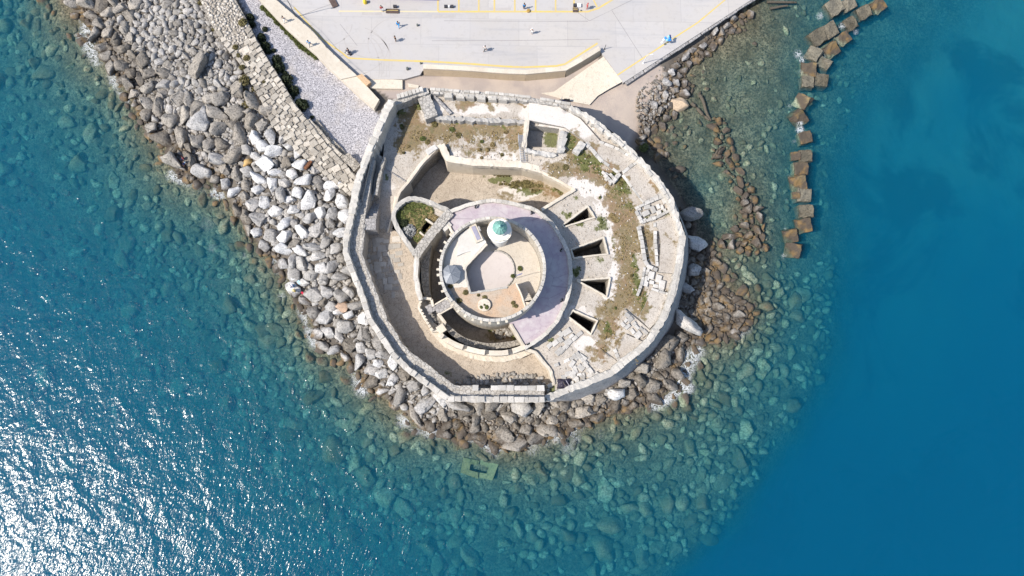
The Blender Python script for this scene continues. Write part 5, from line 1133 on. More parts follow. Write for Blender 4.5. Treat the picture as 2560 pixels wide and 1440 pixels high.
# curved bench wall on the quay
bw = empty('sloped_wall', (0,0,0), 'long low cream wall with a bend, bordering the quay above the sand passage', 'wall')
BT = [(1058,166),(1110,168),(1180,172),(1260,178),(1315,180),(1413,171),(1455,147),(1499,120)]
bt = resample([P(u,v,3.2)[:2] for u,v in BT],3.0)
Lw = offs(bt,0.42); Rw = offs(bt,-0.42)
for i in range(len(bt)-1):
    MB().prism([Lw[i],Lw[i+1],Rw[i+1],Rw[i]],1.9,3.2).build('wall_panel',M_CREAM,bw)
    a,b_ = Rw[i],Rw[i+1]; o2 = offs([a,b_],-0.55); m_ = MB(); m_.add([(a[0],a[1],2.85),(b_[0],b_[1],2.85),(o2[1][0],o2[1][1],1.0),(o2[0][0],o2[0][1],1.0)],[(3,2,1,0)]); m_.build('sloped_foot',stone_mat('tan_render',(0.47,0.38,0.27),(0.42,0.34,0.25),(0.33,0.26,0.18),0.3) if i == 0 else bpy.data.materials['tan_render'],bw)
# ramp down to the beach
RP = [(1509,141,2.02),(1556,204,2.02),(1520,224,1.7),(1494,240,1.5),(1474,262,1.35),(1440,256,1.35),(1400,246,1.35),(1352,233,1.4),(1385,229,1.45),(1427,199,1.6)]
MB().add([P(u,v,z) for u,v,z in RP],[(0,9,3),(0,3,2),(0,2,1),(9,8,3),(8,4,3),(8,5,4),(8,7,6),(8,6,5)][:]).build('beach_ramp', M_PLASTER, None, kind='structure')

M_TYRE = stone_mat('tyre_rubber_mark',(0.38,0.36,0.345),(0.43,0.40,0.38),(0.33,0.31,0.30),0.2,1.5,0.0)
for cx_,cy_,rx_,ry_,a0_,a1_ in ((880,150,95,85,-8,70),(880,158,100,88,-10,62),(900,160,60,75,-20,60),(820,120,150,80,-55,-5),(930,95,70,50,180,290),(790,60,90,60,-70,0),(905,185,45,95,0,70),(1010,110,90,70,100,200)): stripe(ell(cx_,cy_,rx_,ry_,22,a0_,a1_),0.16,ZQ+0.005,M_TYRE,'tyre_mark')
for u_ in (946,952,964,972): stripe([(u_,150),(u_+3,170),(u_+1,194)],0.12,ZQ+0.0055,M_TYRE,'tyre_mark')
for u_,v_,w_ in ((1110,40,60),(1250,22,55),(1400,22,40),(1160,22,40),(930,34,50)): stripe([(u_-w_/2,v_),(u_,v_+1),(u_+w_/2,v_)],0.55,ZQ+0.0045,M_TYRE,'stain')
# ---------------- old paved sea wall (mole) ----------------
mo = empty('old_sea_wall', (0,0,0), 'broad ruined sea wall of irregular paving stones running down to the fortress', 'wall')
ML = [(478,-45),(500,0),(524,55),(549,95),(571,124),(602,164),(632,213),(660,267),(680,313),(724,362),(782,413),(831,453),(873,488)]
MR = [(570,-45),(589,0),(615,47),(638,93),(667,144),(703,200),(735,255),(762,290),(790,324),(815,358),(850,395),(898,448)]
ZM = 3.5
M_MOLE = stone_mat('mole_masonry',(0.42,0.385,0.335),(0.36,0.325,0.28),(0.22,0.195,0.16),0.7,1.6,0.7,blocks=0.5)
MB().prism([P(u,v,ZM)[:2] for u,v in ML+MR[::-1]], 0.4, ZM).build('wall_core', M_MOLE, mo)
# lower outer bench on the seaward side, and the stepped landward side
M_MST = stone_mat('mole_stone',(0.47,0.43,0.37),(0.39,0.35,0.295),(0.25,0.215,0.165),0.8,1.6,0.7,rnd=0.8)
def along(px, t):
    pw = np.array(px,float); L = np.concatenate([[0],np.cumsum(np.hypot(*np.diff(pw,axis=0).T))]); t = t*L[-1]
    return float(np.interp(t,L,pw[:,0])),float(np.interp(t,L,pw[:,1]))
cnt = 0; small_ = []
pk = Pack()
def try_stone(u,v,s,edge=False):
    global cnt
    x,y,_ = P(u,v,ZM); 
    if not pk.ok(x,y,s*0.5,0.93): return
    pk.put(x,y,s*0.5); a1 = along(ML,min(1,max(0,v/520))); rz = math.radians(-52)+random.choice((0,math.pi/2))+random.uniform(-.25,.25)
    if cnt < 290: block(x,y,ZM+random.uniform(-.06,.1),s*1.12,s*random.uniform(.75,.98),0.4,rz,M_MST,mo,'stone',tilt=0.05); cnt += 1
    else: small_.append((x,y,ZM+0.05,s*0.5))
for t in np.linspace(0.22,0.985,64): # edge courses
    u,v = along(ML,t); try_stone(u+6,v-2,0.95); u,v = along(MR,t); try_stone(u-7,v+3,0.95)
for _ in range(9000):
    t = random.uniform(0.0,1); s_ = random.random(); a_ = along(ML,t); b_ = along(MR,t); w_ = 0.06+0.88*s_
    u = a_[0]+(b_[0]-a_[0])*w_; v = a_[1]+(b_[1]-a_[1])*w_
    if t < 0.27: 
        if random.random() < 0.6: x,y,_z = P(u,v,ZM); r = random.uniform(.38,.62)
        else: continue
        if pk.ok(x,y,r*.5,.9): pk.put(x,y,r*.5); small_.append((x,y,ZM+0.04,r*.55))
    else: try_stone(u,v,random.choice((1.6,1.3,1.05,0.85,0.65)))
M_MOSTUFF = rock_mat('mole_cobble',(0.46,0.42,0.37),(0.52,0.48,0.43),(0.28,0.25,0.21),'attr',stain=False)
rock_mass('cobbles',small_,M_MOSTUFF,SH0,FC0,None,0.7,mo)
for px,z,w in (([(770,300),(800,330),(830,368),(862,398)],3.2,0.9),([(790,300),(822,345),(850,372),(880,405),(905,440)],2.4,0.7)):
    wall('step_course',px,z,0.4,w,M_MOLE,mo,0.08); coping(px,z,0.7,0.9,0.25,M_MST,mo,name='stone',skip=0.35)
wall('broken_stub', [(862,388),(893,420)], 3.4, 0.6, 1.6, M_MOLE, mo, 0.08)

# ---------------- breakwater cubes ----------------
M_CUBE = rock_mat('breakwater_concrete',(0.135,0.125,0.10),(0.19,0.17,0.13),(0.07,0.065,0.05),'obj',stain=False,bump=0.8)
M_CUBEW = rock_mat('wet_breakwater_concrete',(0.13,0.115,0.085),(0.20,0.155,0.08),(0.07,0.06,0.05),'obj',stain=True,bump=0.8)
def cube_mesh(mat, seed):
    bm = bmesh.new(); bmesh.ops.create_cube(bm, size=1.0); bmesh.ops.bevel(bm, geom=bm.edges[:], offset=0.035, segments=1, affect='EDGES')
    bmesh.ops.subdivide_edges(bm, edges=[e for e in bm.edges if e.calc_length() > 0.5], cuts=2, use_grid_fill=True); r = random.Random(seed)
    for v in bm.verts: v.co += Vector((r.gauss(0,.038),r.gauss(0,.038),r.gauss(0,.038)))
    me = bpy.data.meshes.new('concrete_cube'); bm.to_mesh(me); bm.free(); me.materials.append(mat); return me
CM = [cube_mesh(M_CUBE,1),cube_mesh(M_CUBE,2),cube_mesh(M_CUBEW,3),cube_mesh(M_CUBEW,4)]
CUBES = [(2086,17,2.6,32,.5,.10,0,'pale dry concrete cube at the top end of the breakwater'),(2122,8,2.3,30,.3,.2,1,'dusky concrete cube second in the breakwater from the top'),(2160,28,2.3,28,.25,.15,0,'concrete cube with a foam cap beside the pale dry one'),(2196,10,2.3,35,.2,.2,2,'outermost concrete cube at the top right of the breakwater'),
 (2127,57,2.1,30,.05,.05,0,'flat barely awash concrete cube under the foam capped one'),(2111,93,2.2,34,.0,.1,2,'concrete cube set diagonally on the outer side below the flat one'),(2073,75,2.4,32,.55,.2,1,'concrete cube with a sandy patch on one face'),(2043,93,2.5,30,.6,.12,0,'dark purple grey concrete cube next to the sandy patched one'),
 (2078,120,2.4,33,.3,.3,2,'concrete cube with a sharp raised ridge below the sandy patched one'),(2038,134,2.3,-35,.3,.25,0,'rotated concrete cube touching the foam on the lagoon side'),(2064,156,2.1,-32,-.1,.05,1,'greenish sunk concrete cube at the bend of the breakwater'),(2024,171,2.4,-5,.3,.25,2,'upright dark concrete cube with a yellow edge at the bend'),
 (2020,204,1.9,-5,.2,.05,0,'small squarish concrete cube last of the upper run, lagoon side'),(2055,198,2.2,-8,-.05,.03,1,'speckled greenish concrete cube last of the upper run, sea side'),(2011,251,2.3,-40,.5,.5,3,'steeply tilted cube with a golden ridge, first of the three loners'),(1998,291,2.4,35,.35,.45,2,'tilted brown cube with foam in its cleft, second of the loners'),
 (2015,342,2.0,12,.2,.15,3,'brown concrete cube with a yellow rim, third of the loners'),(1991,389,1.5,0,.3,.2,3,'narrow golden topped cube at the head of the lower run'),(2014,389,2.1,2,.2,.05,0,'square dark cube at the head of the lower run'),(2003,420,2.2,0,.35,.1,3,'golden and mossy cube second in the lower run'),
 (1998,452,2.5,8,.4,.4,2,'cube with a yellow V shaped ridge in the lower run'),(1991,487,1.2,0,.25,.2,3,'narrow tawny cube beside a speckled one in the lower run'),(2012,487,2.2,-2,.05,.03,1,'speckled flat cube in the middle of the lower run'),(2017,527,2.3,0,.05,.03,0,'second speckled flat cube below the middle of the lower run'),
 (2012,560,2.4,8,.25,.3,2,'cube with a bright yellow corner near the lower end'),(1979,586,2.2,8,.15,.25,2,'brown cube offset towards the lagoon near the lower end'),(1987,623,2.5,-14,.2,.3,3,'last cube of the breakwater with a yellow tip')]
for u,v,s,rz,zt,tl,mi,lab in CUBES:
    x,y,_ = P(u,v,0.1); o = add('concrete_cube', CM[mi], loc=(x,y,zt-s/2+0.02), label=lab, cat='concrete block', group='concrete cubes of the breakwater')
    o.scale = (s*1.13,s*random.uniform(.98,1.14),s); o.rotation_euler = (tl*1.1+random.uniform(-.08,.08),-tl*0.8+random.uniform(-.08,.08),math.radians(rz))
# submerged concrete frames
M_FR = rock_mat('algae_concrete',(0.20,0.22,0.12),(0.26,0.27,0.15),(0.13,0.15,0.09),'obj',stain=False)
for px,lab in (([(1158,1144),(1198,1153),(1196,1163),(1176,1161),(1173,1176),(1196,1182),(1195,1198),(1151,1182)],'submerged C shaped concrete frame opening to the right'),([(1202,1149),(1246,1162),(1231,1202),(1198,1195),(1199,1182),(1216,1185),(1222,1170),(1200,1161)],'submerged C shaped concrete frame opening to the left')):
    MB().prism([P(u,v,-0.9)[:2] for u,v in px], -3.6, -1.3).build('sunken_concrete_block', M_FR, None, label=lab, cat='concrete block')
# logs
M_LOG = plain_mat('wet_wood',(0.10,0.085,0.065),0.8,0,0.3)
for a,b_,r,lab in (((1750,238,.25),(1776,302,-.1),.30,'dark wet log lying in the lagoon shallows, the upper of two'),((1728,258,.1),(1772,300,.0),.34,'dark wet log crossing under the other in the lagoon shallows'),((1779,398,.1),(1803,366,.5),.22,'thin broken log leaning on the rubble spit'),((1918,5,.0),(1990,6,-.2),.26,'long pale log in the shallows at the top edge'),((1925,21,.0),(1968,14,-.1),.26,'shorter log below the long pale one')):
    p0 = P(*a); p1 = P(*b_); mid = [tuple(p0[k]+(p1[k]-p0[k])*t+(0.12*math.sin(7*t) if k == 0 else 0) for k in range(3)) for t in np.linspace(0,1,7)]
    MB().tube(mid,[r,r*.95,r*.9,r*.9,r*.8,r*.8,r*.6],8).build('log', M_LOG, None, label=lab, cat='log')
p0 = P(764,424,3.4); p1 = P(778,404,3.9); m_ = MB(); m_.box(((p0[0]+p1[0])/2,(p0[1]+p1[1])/2,3.9),(1.8,0.5,0.45),0.96); m_.build('rusty_tank', plain_mat('rust',(0.16,0.07,0.035),0.9,0,0.5), None, label='rust brown steel box lodged at the top of the white boulder heap', cat='box')

# ---------------- plants ----------------
def shrub(u,v,z,r,h,mat,label,group,name='shrub'):
    x,y,_ = P(u,v,z+h*0.5); nonlocal_ = None
    key = (mat.name,int(r*4)); 
    if key not in _shr: _shr[key] = [tuft_mesh('foliage',420,1.0,1.0,mat,k+len(_shr)*3) for k in range(3)]
    e = empty(name,(x,y,z),label,'shrub' if name == 'shrub' else 'weeds',group,random.uniform(0,6.28)); f = bpy.data.objects.new('foliage',random.choice(_shr[key])); link(f,e); f.scale = (r,r*random.uniform(.8,1.15),h)
    s = bpy.data.objects.new('stem',_stem); link(s,e); s.scale = (r*.6,r*.6,h*.6)
_shr = {}; sm_ = MB(); 
for k in range(4): sm_.tube([(0,0,0),(0.25*math.cos(k*1.6),0.25*math.sin(k*1.6),1.0)],[0.06,0.03],5)
_stem = mesh_np('stem',sm_.v,sm_.f,M_LOG)
for u,v,r,h,lab in ((625,42,.75,1.5,'dark bush at the top of the row along the old sea wall'),(629,60,.7,1.4,'dark bush second in the row along the old sea wall'),(653,93,.85,1.4,'wide dark bush third in the row along the old sea wall'),(662,114,.9,1.3,'dark bush with a lighter side against the paved wall'),(670,128,.6,1.0,'small dark bush fourth down the paved wall'),(684,126,.4,.7,'tiny dark bush standing off in the gravel'),(691,148,.85,1.3,'rounded dark bush midway down the gravel yard'),(694,168,1.1,1.6,'broad dark bush with a spur into the gravel'),
  (712,183,.5,.8,'small round bush between two broad ones'),(714,200,1.2,1.8,'big blackish bush beside the paved wall'),(733,226,.95,1.3,'spiky dark bush east of the big blackish one'),(752,262,1.3,1.9,'biggest round dark bush near the foot of the row'),(731,245,.5,.8,'little dark bush above the biggest round one'),(780,294,.5,.7,'lowest dark bush of the row'),(662,72,.5,.9,'narrow dark bush between the upper two pairs'),(704,172,.5,.8,'small bush attached to the broad one')):
    shrub(u,v,1.6,r,h,L_DARK,lab,'dark bushes along the old sea wall')
for u,v,r,h,lab in ((606,55,.8,.8,'olive bush on top of the old sea wall near the cobbles'),(616,145,.6,.6,'olive bush in a gap of the paving stones'),(588,118,.5,.6,'olive tuft at the edge of the cobbled part'),(596,138,.4,.5,'small olive tuft above the gap in the paving'),(605,168,.55,.6,'green tuft on the seaward edge of the paving'),(610,200,.9,.8,'sprawling olive bush below the seaward edge'),(606,232,1.0,.9,'large olive bush among rubble left of the wall'),(614,262,.9,.8,'olive bush under the large one in the rubble'),(640,250,.6,.6,'yellow green bush right of the large olive one'),(633,225,.6,.7,'olive bush hugging the wall foot'),(660,205,.35,.4,'small green tuft among the paving stones'),(500,8,.6,.6,'green bush at the top edge of the boulder shore'),(451,30,.5,.4,'low green tuft in the upper boulder shore'),(533,75,.5,.5,'olive bush at the cobbled wall foot')):
    shrub(u,v,3.5 if u > 575 and v < 225 else 2.2,r,h,L_OLIVE,lab,'olive bushes on and below the old sea wall')
hp = [(657,19),(685,45),(696,60),(715,72),(730,95),(745,110),(760,122),(775,133),(789,143)]
for i in range(20):
    u,v = along(hp,i/19); shrub(u+random.uniform(-2,2),v+random.uniform(-2,2),1.5,random.uniform(.35,.55),.8,L_GREEN,'low green shrub in the line at the foot of the cream wall','green shrubs at the foot of the cream wall')
shrub(1300,671,ZL,.42,.45,L_GREEN,'leafy plant growing in the keep court','x'); shrub(1282,690,ZL+.2,.35,.5,L_GREEN,'small round plant on the keep court kerb','x')
shrub(1610,368,0.3,.9,.5,L_GREEN,'dark green weed patch where the wall meets the lagoon','x')
shrub(1022,578,9.3,1.2,.9,L_SILVER,'silvery bush inside the teardrop shaped garden','x'); shrub(1008,560,9.3,.8,.8,L_DARK,'dark bush by the west side of the teardrop garden','x')
for u,v,r in ((1203,768,.26),(1217,768,.3),(1211,762,.16)): shrub(u,v,ZH+.4,r,.15,L_GREEN,'green tuft on the cream well head','green tufts on the well head','tuft')
for u,v,z,r,lab in ((1148,752,ZH,.5,'low tuft at the west of the keep garden'),(1212,744,ZH,.45,'tuft just behind the well head'),(1283,757,ZH,.4,'upper tuft of the pair in the east of the keep garden'),(1290,765,ZH,.4,'lower tuft of the pair in the east of the keep garden'),(1164,731,ZH,.5,'tuft at the corner of the sunken court'),(1196,738,ZH,.3,'tiny tuft north of the well head'),(1126,716,ZH,.5,'tuft beside the slate bank')): shrub(u,v,z,r*.8,.22,L_OLIVE,lab,'tufts in the keep garden','tuft')
for k in range(70):
    u,v = (random.uniform(1000,1300),random.uniform(300,395)) if k < 25 else (random.uniform(1400,1640),random.uniform(390,860))
    if not in_poly(np.array([u]),np.array([v]),PLAT)[0] or any(in_poly(np.array([u]),np.array([v]),h_)[0] for h_ in SH+[ROOM]) or float(dryf(np.array([u]),np.array([v]))[0]) < 0.3: continue
    shrub(u,v,z_plat(u,v),random.uniform(.25,.55),random.uniform(.2,.45),random.choice((L_OLIVE,L_GREEN,L_DRY)),'low weed clump in the dry grass of the '+('top yard' if k < 25 else 'east platform'),'low weed clumps in the dry grass of the '+('top yard' if k < 25 else 'east platform'),'weed_clump')
# grass: blades and cushions scattered where it grows
def scatter_grass(name, fn, n, z, mat, label, box, thr=0.75, s=(0.10,0.26)):
    U = rng.uniform(box[0],box[2],n); Vv = rng.uniform(box[1],box[3],n); zz = np.array([z(a,b) for a,b in zip(U,Vv)]) if callable(z) else np.full(n,float(z))
    XY = Pn(U,Vv,0)*0; X3 = np.stack([Pn(U[i:i+1],Vv[i:i+1],float(zz[i]))[0] for i in range(0)],0) if False else None
    d = np.stack([(U-1280)/FPX,-(Vv-720)/FPX,-np.ones_like(U)],-1)@RMn.T; t = (zz-CAM_H)/d[:,2]; x = d[:,0]*t; y = d[:,1]*t
    k = fn(U,Vv)+(vnoise(x*1.3,y*1.3,33)-.5)*1.1 > thr; k &= ~in_poly(U,Vv,hx)
    x,y,zz = x[k],y[k],zz[k]; m = len(x)
    a = rng.uniform(0,6.28,m); r = rng.uniform(s[0],s[1],m); h = r*rng.uniform(.5,1.1,m); V = []
    for j in range(4):
        aj = a+j*1.571+rng.normal(0,.3,m); V += [np.stack([x+r*np.cos(aj),y+r*np.sin(aj),zz+h*(0.5+0.5*(j%2))],-1)]
    V += [np.stack([x,y,zz+0.01],-1),np.stack([x+rng.normal(0,.05,m),y,zz+h],-1)]
    V = np.stack(V,1).reshape(-1,3); b0 = (np.arange(m)*6)[:,None]
    Fx = np.concatenate([b0+np.array([0,1,4]),b0+np.array([2,3,4]),b0+np.array([1,2,5]),b0+np.array([3,0,5]),b0+np.array([0,2,5])])
    o = add(name, mesh_np(name,V,Fx,mat)); tag(o,label,'grass',None,'stuff')
scatter_grass('dry_grass',dryf,30000,lambda u,v: z_plat(u,v)+0.03,L_DRY,'dry brown grass on the fortress platform',(980,235,1715,960),0.95,(0.06,0.17))
scatter_grass('green_grass',greenf,30000,lambda u,v: z_plat(u,v)+0.03,L_GREEN,'green weeds on the fortress platform',(980,235,1715,990),0.82,(0.07,0.2))
scatter_grass('garden_grass',blobs([(1035,535,40,30,1.4),(1035,580,24,34,1.2)],6),6000,9.32,L_GREEN,'green and yellow grass inside the teardrop garden',(985,495,1120,630),0.9)
scatter_grass('garden_straw',blobs([(1050,560,40,40,1.3)],6),5000,9.32,L_DRY,'straw coloured grass inside the teardrop garden',(985,495,1120,630),0.9)
scatter_grass('court_weeds',blobs([(1300,430+32,60,6,1.2),(1250,438,30,4,1.1),(1400,470,12,14),(1330,475,20,5)],6),6000,ZG+.03,L_OLIVE,'weeds along the foot of the gate court wall',(1200,420,1430,520),0.8)
# scattered small stones on ground
def chips(name,poly,n,z,label,s=(.06,.2),mat=R_STUFF):
    us = [a[0] for a in poly]; vs = [a[1] for a in poly]; it = []
    while len(it) < n:
        u = random.uniform(min(us),max(us)); v = random.uniform(min(vs),max(vs))
        if any(in_poly(np.array([u]),np.array([v]),h_)[0] for h_ in SH+[ROOM]): continue
        if in_poly(np.array([u]),np.array([v]),poly)[0]:
            zz = z(u,v) if callable(z) else z; x,y,_ = P(u,v,zz); it.append((x,y,zz+0.03,random.uniform(*s)**1.0))
    rock_mass(name,it,mat,SH0,FC0,label)
chips('platform_stones',[p for p in PLAT if p[0] > 1080],800,lambda u,v: z_plat(u,v),'small loose stones on the fortress platform',(.05,.15),M_MOSTUFF)
chips('court_rubble',[(1130,945),(1280,930),(1360,940),(1360,962),(1140,962)],130,ZC,'rubble along the foot of the south wall',(.12,.42))
chips('ditch_rubble',[(1220,815),(1310,800),(1300,840),(1240,845)],60,2.7,'rubble in the sunny end of the keep ditch',(.12,.4))
chips('beach_stones',[(1600,200),(1660,170),(1690,240),(1640,300),(1600,350),(1590,250)],380,0.75,'pebbles on the quay side beach',(.05,.3))

# ---------------- dark tarp with poles on the south parapet ----------------
tx,ty,_ = P(1411,960,8.6); tp = empty('tarpaulin_heap', (tx,ty,8.1), 'dark violet tarpaulin heap with poles by the southeast parapet', 'tarpaulin')
g = 13; V = []
for i in range(g):
    for j in range(g):
        x = (i/(g-1)-.5)*2.3; y = (j/(g-1)-.5)*1.7; r = max(abs(x)/1.15,abs(y)/.85); V.append((x+random.uniform(-.07,.07),y+random.uniform(-.07,.07),max(0,0.75*(1-r**2))+random.uniform(0,.16)))
MB().add(V,[(i*g+j,(i+1)*g+j,(i+1)*g+j+1,i*g+j+1) for i in range(g-1) for j in range(g-1)]).build('tarpaulin',plain_mat('violet_tarp',(0.035,0.03,0.05),0.5,0,0.4),tp)
MB().tube([(0.2,0.6,1.0),(0.95,-0.6,0.8)],0.04,6).build('pole',plain_mat('pale_pole',(0.5,0.48,0.55),0.4),tp); MB().tube([(-.3,.4,1.0),(0.7,-1.4,1.5)],0.05,6).build('pole',M_LOG,tp)

# ---------------- metal walkway stair ----------------
st = empty('metal_steps', (P(1304,372,8)[0],P(1304,372,8)[1],0), 'narrow grey metal stairway beside the sunken room', 'stairs')
mt = plain_mat('grey_steel',(0.30,0.31,0.33),0.4,0.5); sx,sy = st.location.x,st.location.y
pa = [P(u,v,z) for u,v,z in ((1301,338,9.0),(1302,355,8.9),(1304,372,8.2),(1308,405,8.0))]; pa = [(x-sx,y-sy,z) for x,y,z in pa]
for s in (-.38,.38):
    m_ = MB(); m_.tube([(x+s,y,z) for x,y,z in pa],0.05,5); m_.tube([(x+s,y,z+0.9) for x,y,z in pa],0.03,5); m_.build('stringer',mt,st)
for k in range(24):
    t = k/23*3; i = min(2,int(t)); f_ = t-i; c_ = [pa[i][j]+(pa[i+1][j]-pa[i][j])*f_ for j in range(3)]; MB().box(tuple(c_),(0.74,0.11,0.04)).build('tread',mt,st)

# ---------------- quay things ----------------
def board(u,v,w,d,h,rz,mat,name,label,cat,z=ZQ):
    x,y,_ = P(u,v,z); m_ = MB(); m_.box((x,y,z+h/2),(w,d,h),math.radians(rz)); return m_.build(name,mat,None,label=label,cat=cat),x,y
BR = plain_mat('brown_board',(0.10,0.07,0.06),0.8,0,0.3); DG = plain_mat('dark_grey_box',(0.045,0.045,0.055),0.7)
def bench(u,v,w,d,rz,label,stripe_=True):
    x,y,_ = P(u,v,ZQ); e = empty('wooden_platform',(x,y,ZQ),label,'platform',None,math.radians(rz)); n_ = 5
    for k in range(n_): MB().box((0,(k+.5)/n_*d-d/2,0.22),(w,d/n_*0.94,0.08)).build('plank',BR,e)
    for sx_ in (-.42,.42): MB().box((sx_*w,0,0.09),(0.12,d*0.9,0.18)).build('bearer',DG,e)
    if stripe_: MB().box((0,d*0.12,0.27),(w*0.9,0.10,0.012)).build('yellow_strip',M_YEL,e)
bench(981,29,2.35,0.85,0,'brown plank platform with a yellow strip, on the yellow line'); bench(832,4,2.6,1.1,-62,'brown plank platform set at an angle at the top edge',False); bench(1438,26,0.95,0.85,0,'small square brown platform near the bend of the yellow line')
board(988,18,.65,.42,.5,0,DG,'box','dark grey box just above the brown plank platform','box'); board(1115,18,.62,.42,.5,0,DG,'box','left dark box of a pair with a white gap between','box'); board(1130,18,.58,.42,.5,0,DG,'box','right dark box of a pair with a white gap between','box')
board(1122,18,.3,.36,.4,0,plain_mat('white_box',(0.75,0.75,0.75),0.6),'box','small white box squeezed between two dark ones','box'); board(1437,15,.6,.5,.5,0,DG,'box','dark box above the small square platform','box'); board(1447,15,.75,.65,.4,0,bpy.data.materials['white_box'],'box','white box next to the dark one near the red figure','box')
board(876,136,.45,.42,.4,40,DG,'box','dark box on the quay beside the pushchair','box')
x,y,_ = P(985,-4,ZQ); m_ = MB(); m_.box((x,y,ZQ+.5),(16.5,.5,1.0)); m_.build('blue_barrier',plain_mat('barrier_blue',(0.05,0.05,0.35),0.5),None,label='long blue barrier along the top edge of the quay',cat='barrier')
x,y,_ = P(913,7,ZQ); MB().lathe((x,y,ZQ),[(.34,0),(.36,.3),(.28,.75),(.3,.8),(.16,.95)],16).build('bollard',plain_mat('bollard_yellow',(0.75,0.55,0.05),0.5),None,label='round yellow mooring bollard at the top of the quay',cat='bollard')
x,y,_ = P(1321,28,ZQ); MB().lathe((x,y,ZQ),[(.34,0),(.34,.25),(.2,.3)],16).build('bollard',plain_mat('bollard_brass',(0.35,0.22,0.06),0.5),None,label='squat brown bollard sitting on the yellow line',cat='bollard')
for u,v,h,lab in ((740,42,6.8,'tall dark lamp mast beside the cream wall'),(1608,158,3.0,'white lamp post by the seaward yellow line'),(1511,123,1.7,'short dark post at the end of the long low wall')):
    x,y,_ = P(u,v,ZQ); e = empty('lamp_post' if h > 2 else 'post',(x,y,ZQ),lab,'lamp post' if h > 2 else 'post'); mm = plain_mat('post_paint',(0.7,0.7,0.7) if h == 3.0 else (0.06,0.06,0.065),0.5)
    MB().lathe((0,0,0),[(.16,0),(.16,.08),(.07,.12)],10).build('base',mm,e); MB().tube([(0,0,0),(0,0,h)],[.07,.045],8).build('pole',mm,e)
    if h > 2: MB().tube([(0,0,h),(.25,.05,h+.15),(.7,.1,h+.12)],[.04,.04,.03],6).build('arm',mm,e); MB().box((.85,.12,h+.1),(.5,.2,.1),.15).build('lamp_head',mm,e)
for u,v,r,lab in ((1019,173,.26,'small grey drum on the pale quay left of the long wall'),(1044,64,.2,'small grey cone shaped marker on the quay'),(1052,159,.18,'grey knob at the left end of the long low wall'),(1452,27,.12,'tiny black post on the yellow line near the red figure')):
    x,y,_ = P(u,v,ZQ); MB().lathe((x,y,ZQ),[(r,0),(r*.9,r*2),(r*.5,r*2.3)],12).build('drum',plain_mat('drum_grey',(0.12,0.13,0.12),0.6) if r == .26 else bpy.data.materials['drum_grey'],None,label=lab,cat='marker')
# balloons
x0,y0,_ = P(1668,96,ZQ+1.6); bl = empty('balloon_bunch',(x0,y0,ZQ),'bunch of blue and white balloons by the yellow line','balloons')
bc = {'b':plain_mat('balloon_blue',(0.02,0.28,0.75),0.3,0,.1,.5),'w':plain_mat('balloon_white',(0.75,0.82,0.85),0.3,0,.05,.5),'n':plain_mat('balloon_navy',(0.01,0.015,0.16),0.3,0,.1,.5),'c':plain_mat('balloon_cyan',(0.25,0.62,0.80),0.3,0,.05,.5)}
for du,dv,k,zz in ((7,-6,'n',1.8),(3,-3,'c',1.9),(-5,-2,'b',1.6),(6,1,'b',1.7),(9,-3,'n',1.5),(0,4,'c',1.5),(6,3,'b',1.3),(-9,3,'w',1.4),(-13,8,'w',1.1),(-1,0,'b',1.3),(10,2,'b',1.4)):
    m_ = MB(); m_.lathe((du*.067,-dv*.067,zz),[(.03,-.24),(.13,-.18),(.21,-.02),(.2,.1),(.13,.2),(.04,.245)],12); m_.build('balloon',bc[k],bl,True); 
    MB().tube([(du*.067,-dv*.067,zz-.24),(0,0,0.1)],.008,4).build('string',bc['w'],bl)
# parked scooter
scx,scy,_ = P(1410,252,1.5); sc_ = empty('scooter',(scx,scy,1.42),'dark blue motor scooter parked against the north wall','scooter',None,math.radians(-6))
NV = plain_mat('scooter_navy',(0.015,0.02,0.055),0.25,0,.1,.6); BK = plain_mat('rubber_black',(0.015,0.015,0.015),0.8); CH = plain_mat('scooter_chrome',(0.45,0.46,0.48),0.25,0.7)
for xx in (-.62,.62):
    m_ = MB(); m_.tube([(xx+.21*math.cos(a*math.pi/8),0,.24+.21*math.sin(a*math.pi/8)) for a in range(17)],.06,6,False); wh = m_.build('wheel',BK,sc_)
    MB().tube([(xx,-.05,.24),(xx,.05,.24)],.11,10).build('rim',CH,wh)
MB().box((.42,0,.52),(.75,.34,.38),0,0,.75).build('rear_body',NV,sc_); MB().box((.30,0,.78),(.75,.26,.12),0,0,.8).build('seat',BK,sc_); MB().box((-.15,0,.30),(.6,.3,.08)).build('footboard',NV,sc_)
MB().box((-.48,0,.62),(.12,.42,.62),0,0,.7).build('front_shield',NV,sc_); MB().tube([(-.62,0,.3),(-.5,0,.95)],.04,6).build('fork',CH,sc_); MB().tube([(-.42,-.34,1.0),(-.5,0,.98),(-.42,.34,1.0)],.025,6).build('handlebar',CH,sc_); MB().box((.85,0,.80),(.32,.34,.28),0,0,.8).build('top_case',BK,sc_)
MB().lathe((-.56,0,.78),[(.02,-.08),(.08,-.05),(.08,.05),(.02,.08)],10).build('headlight',CH,sc_)

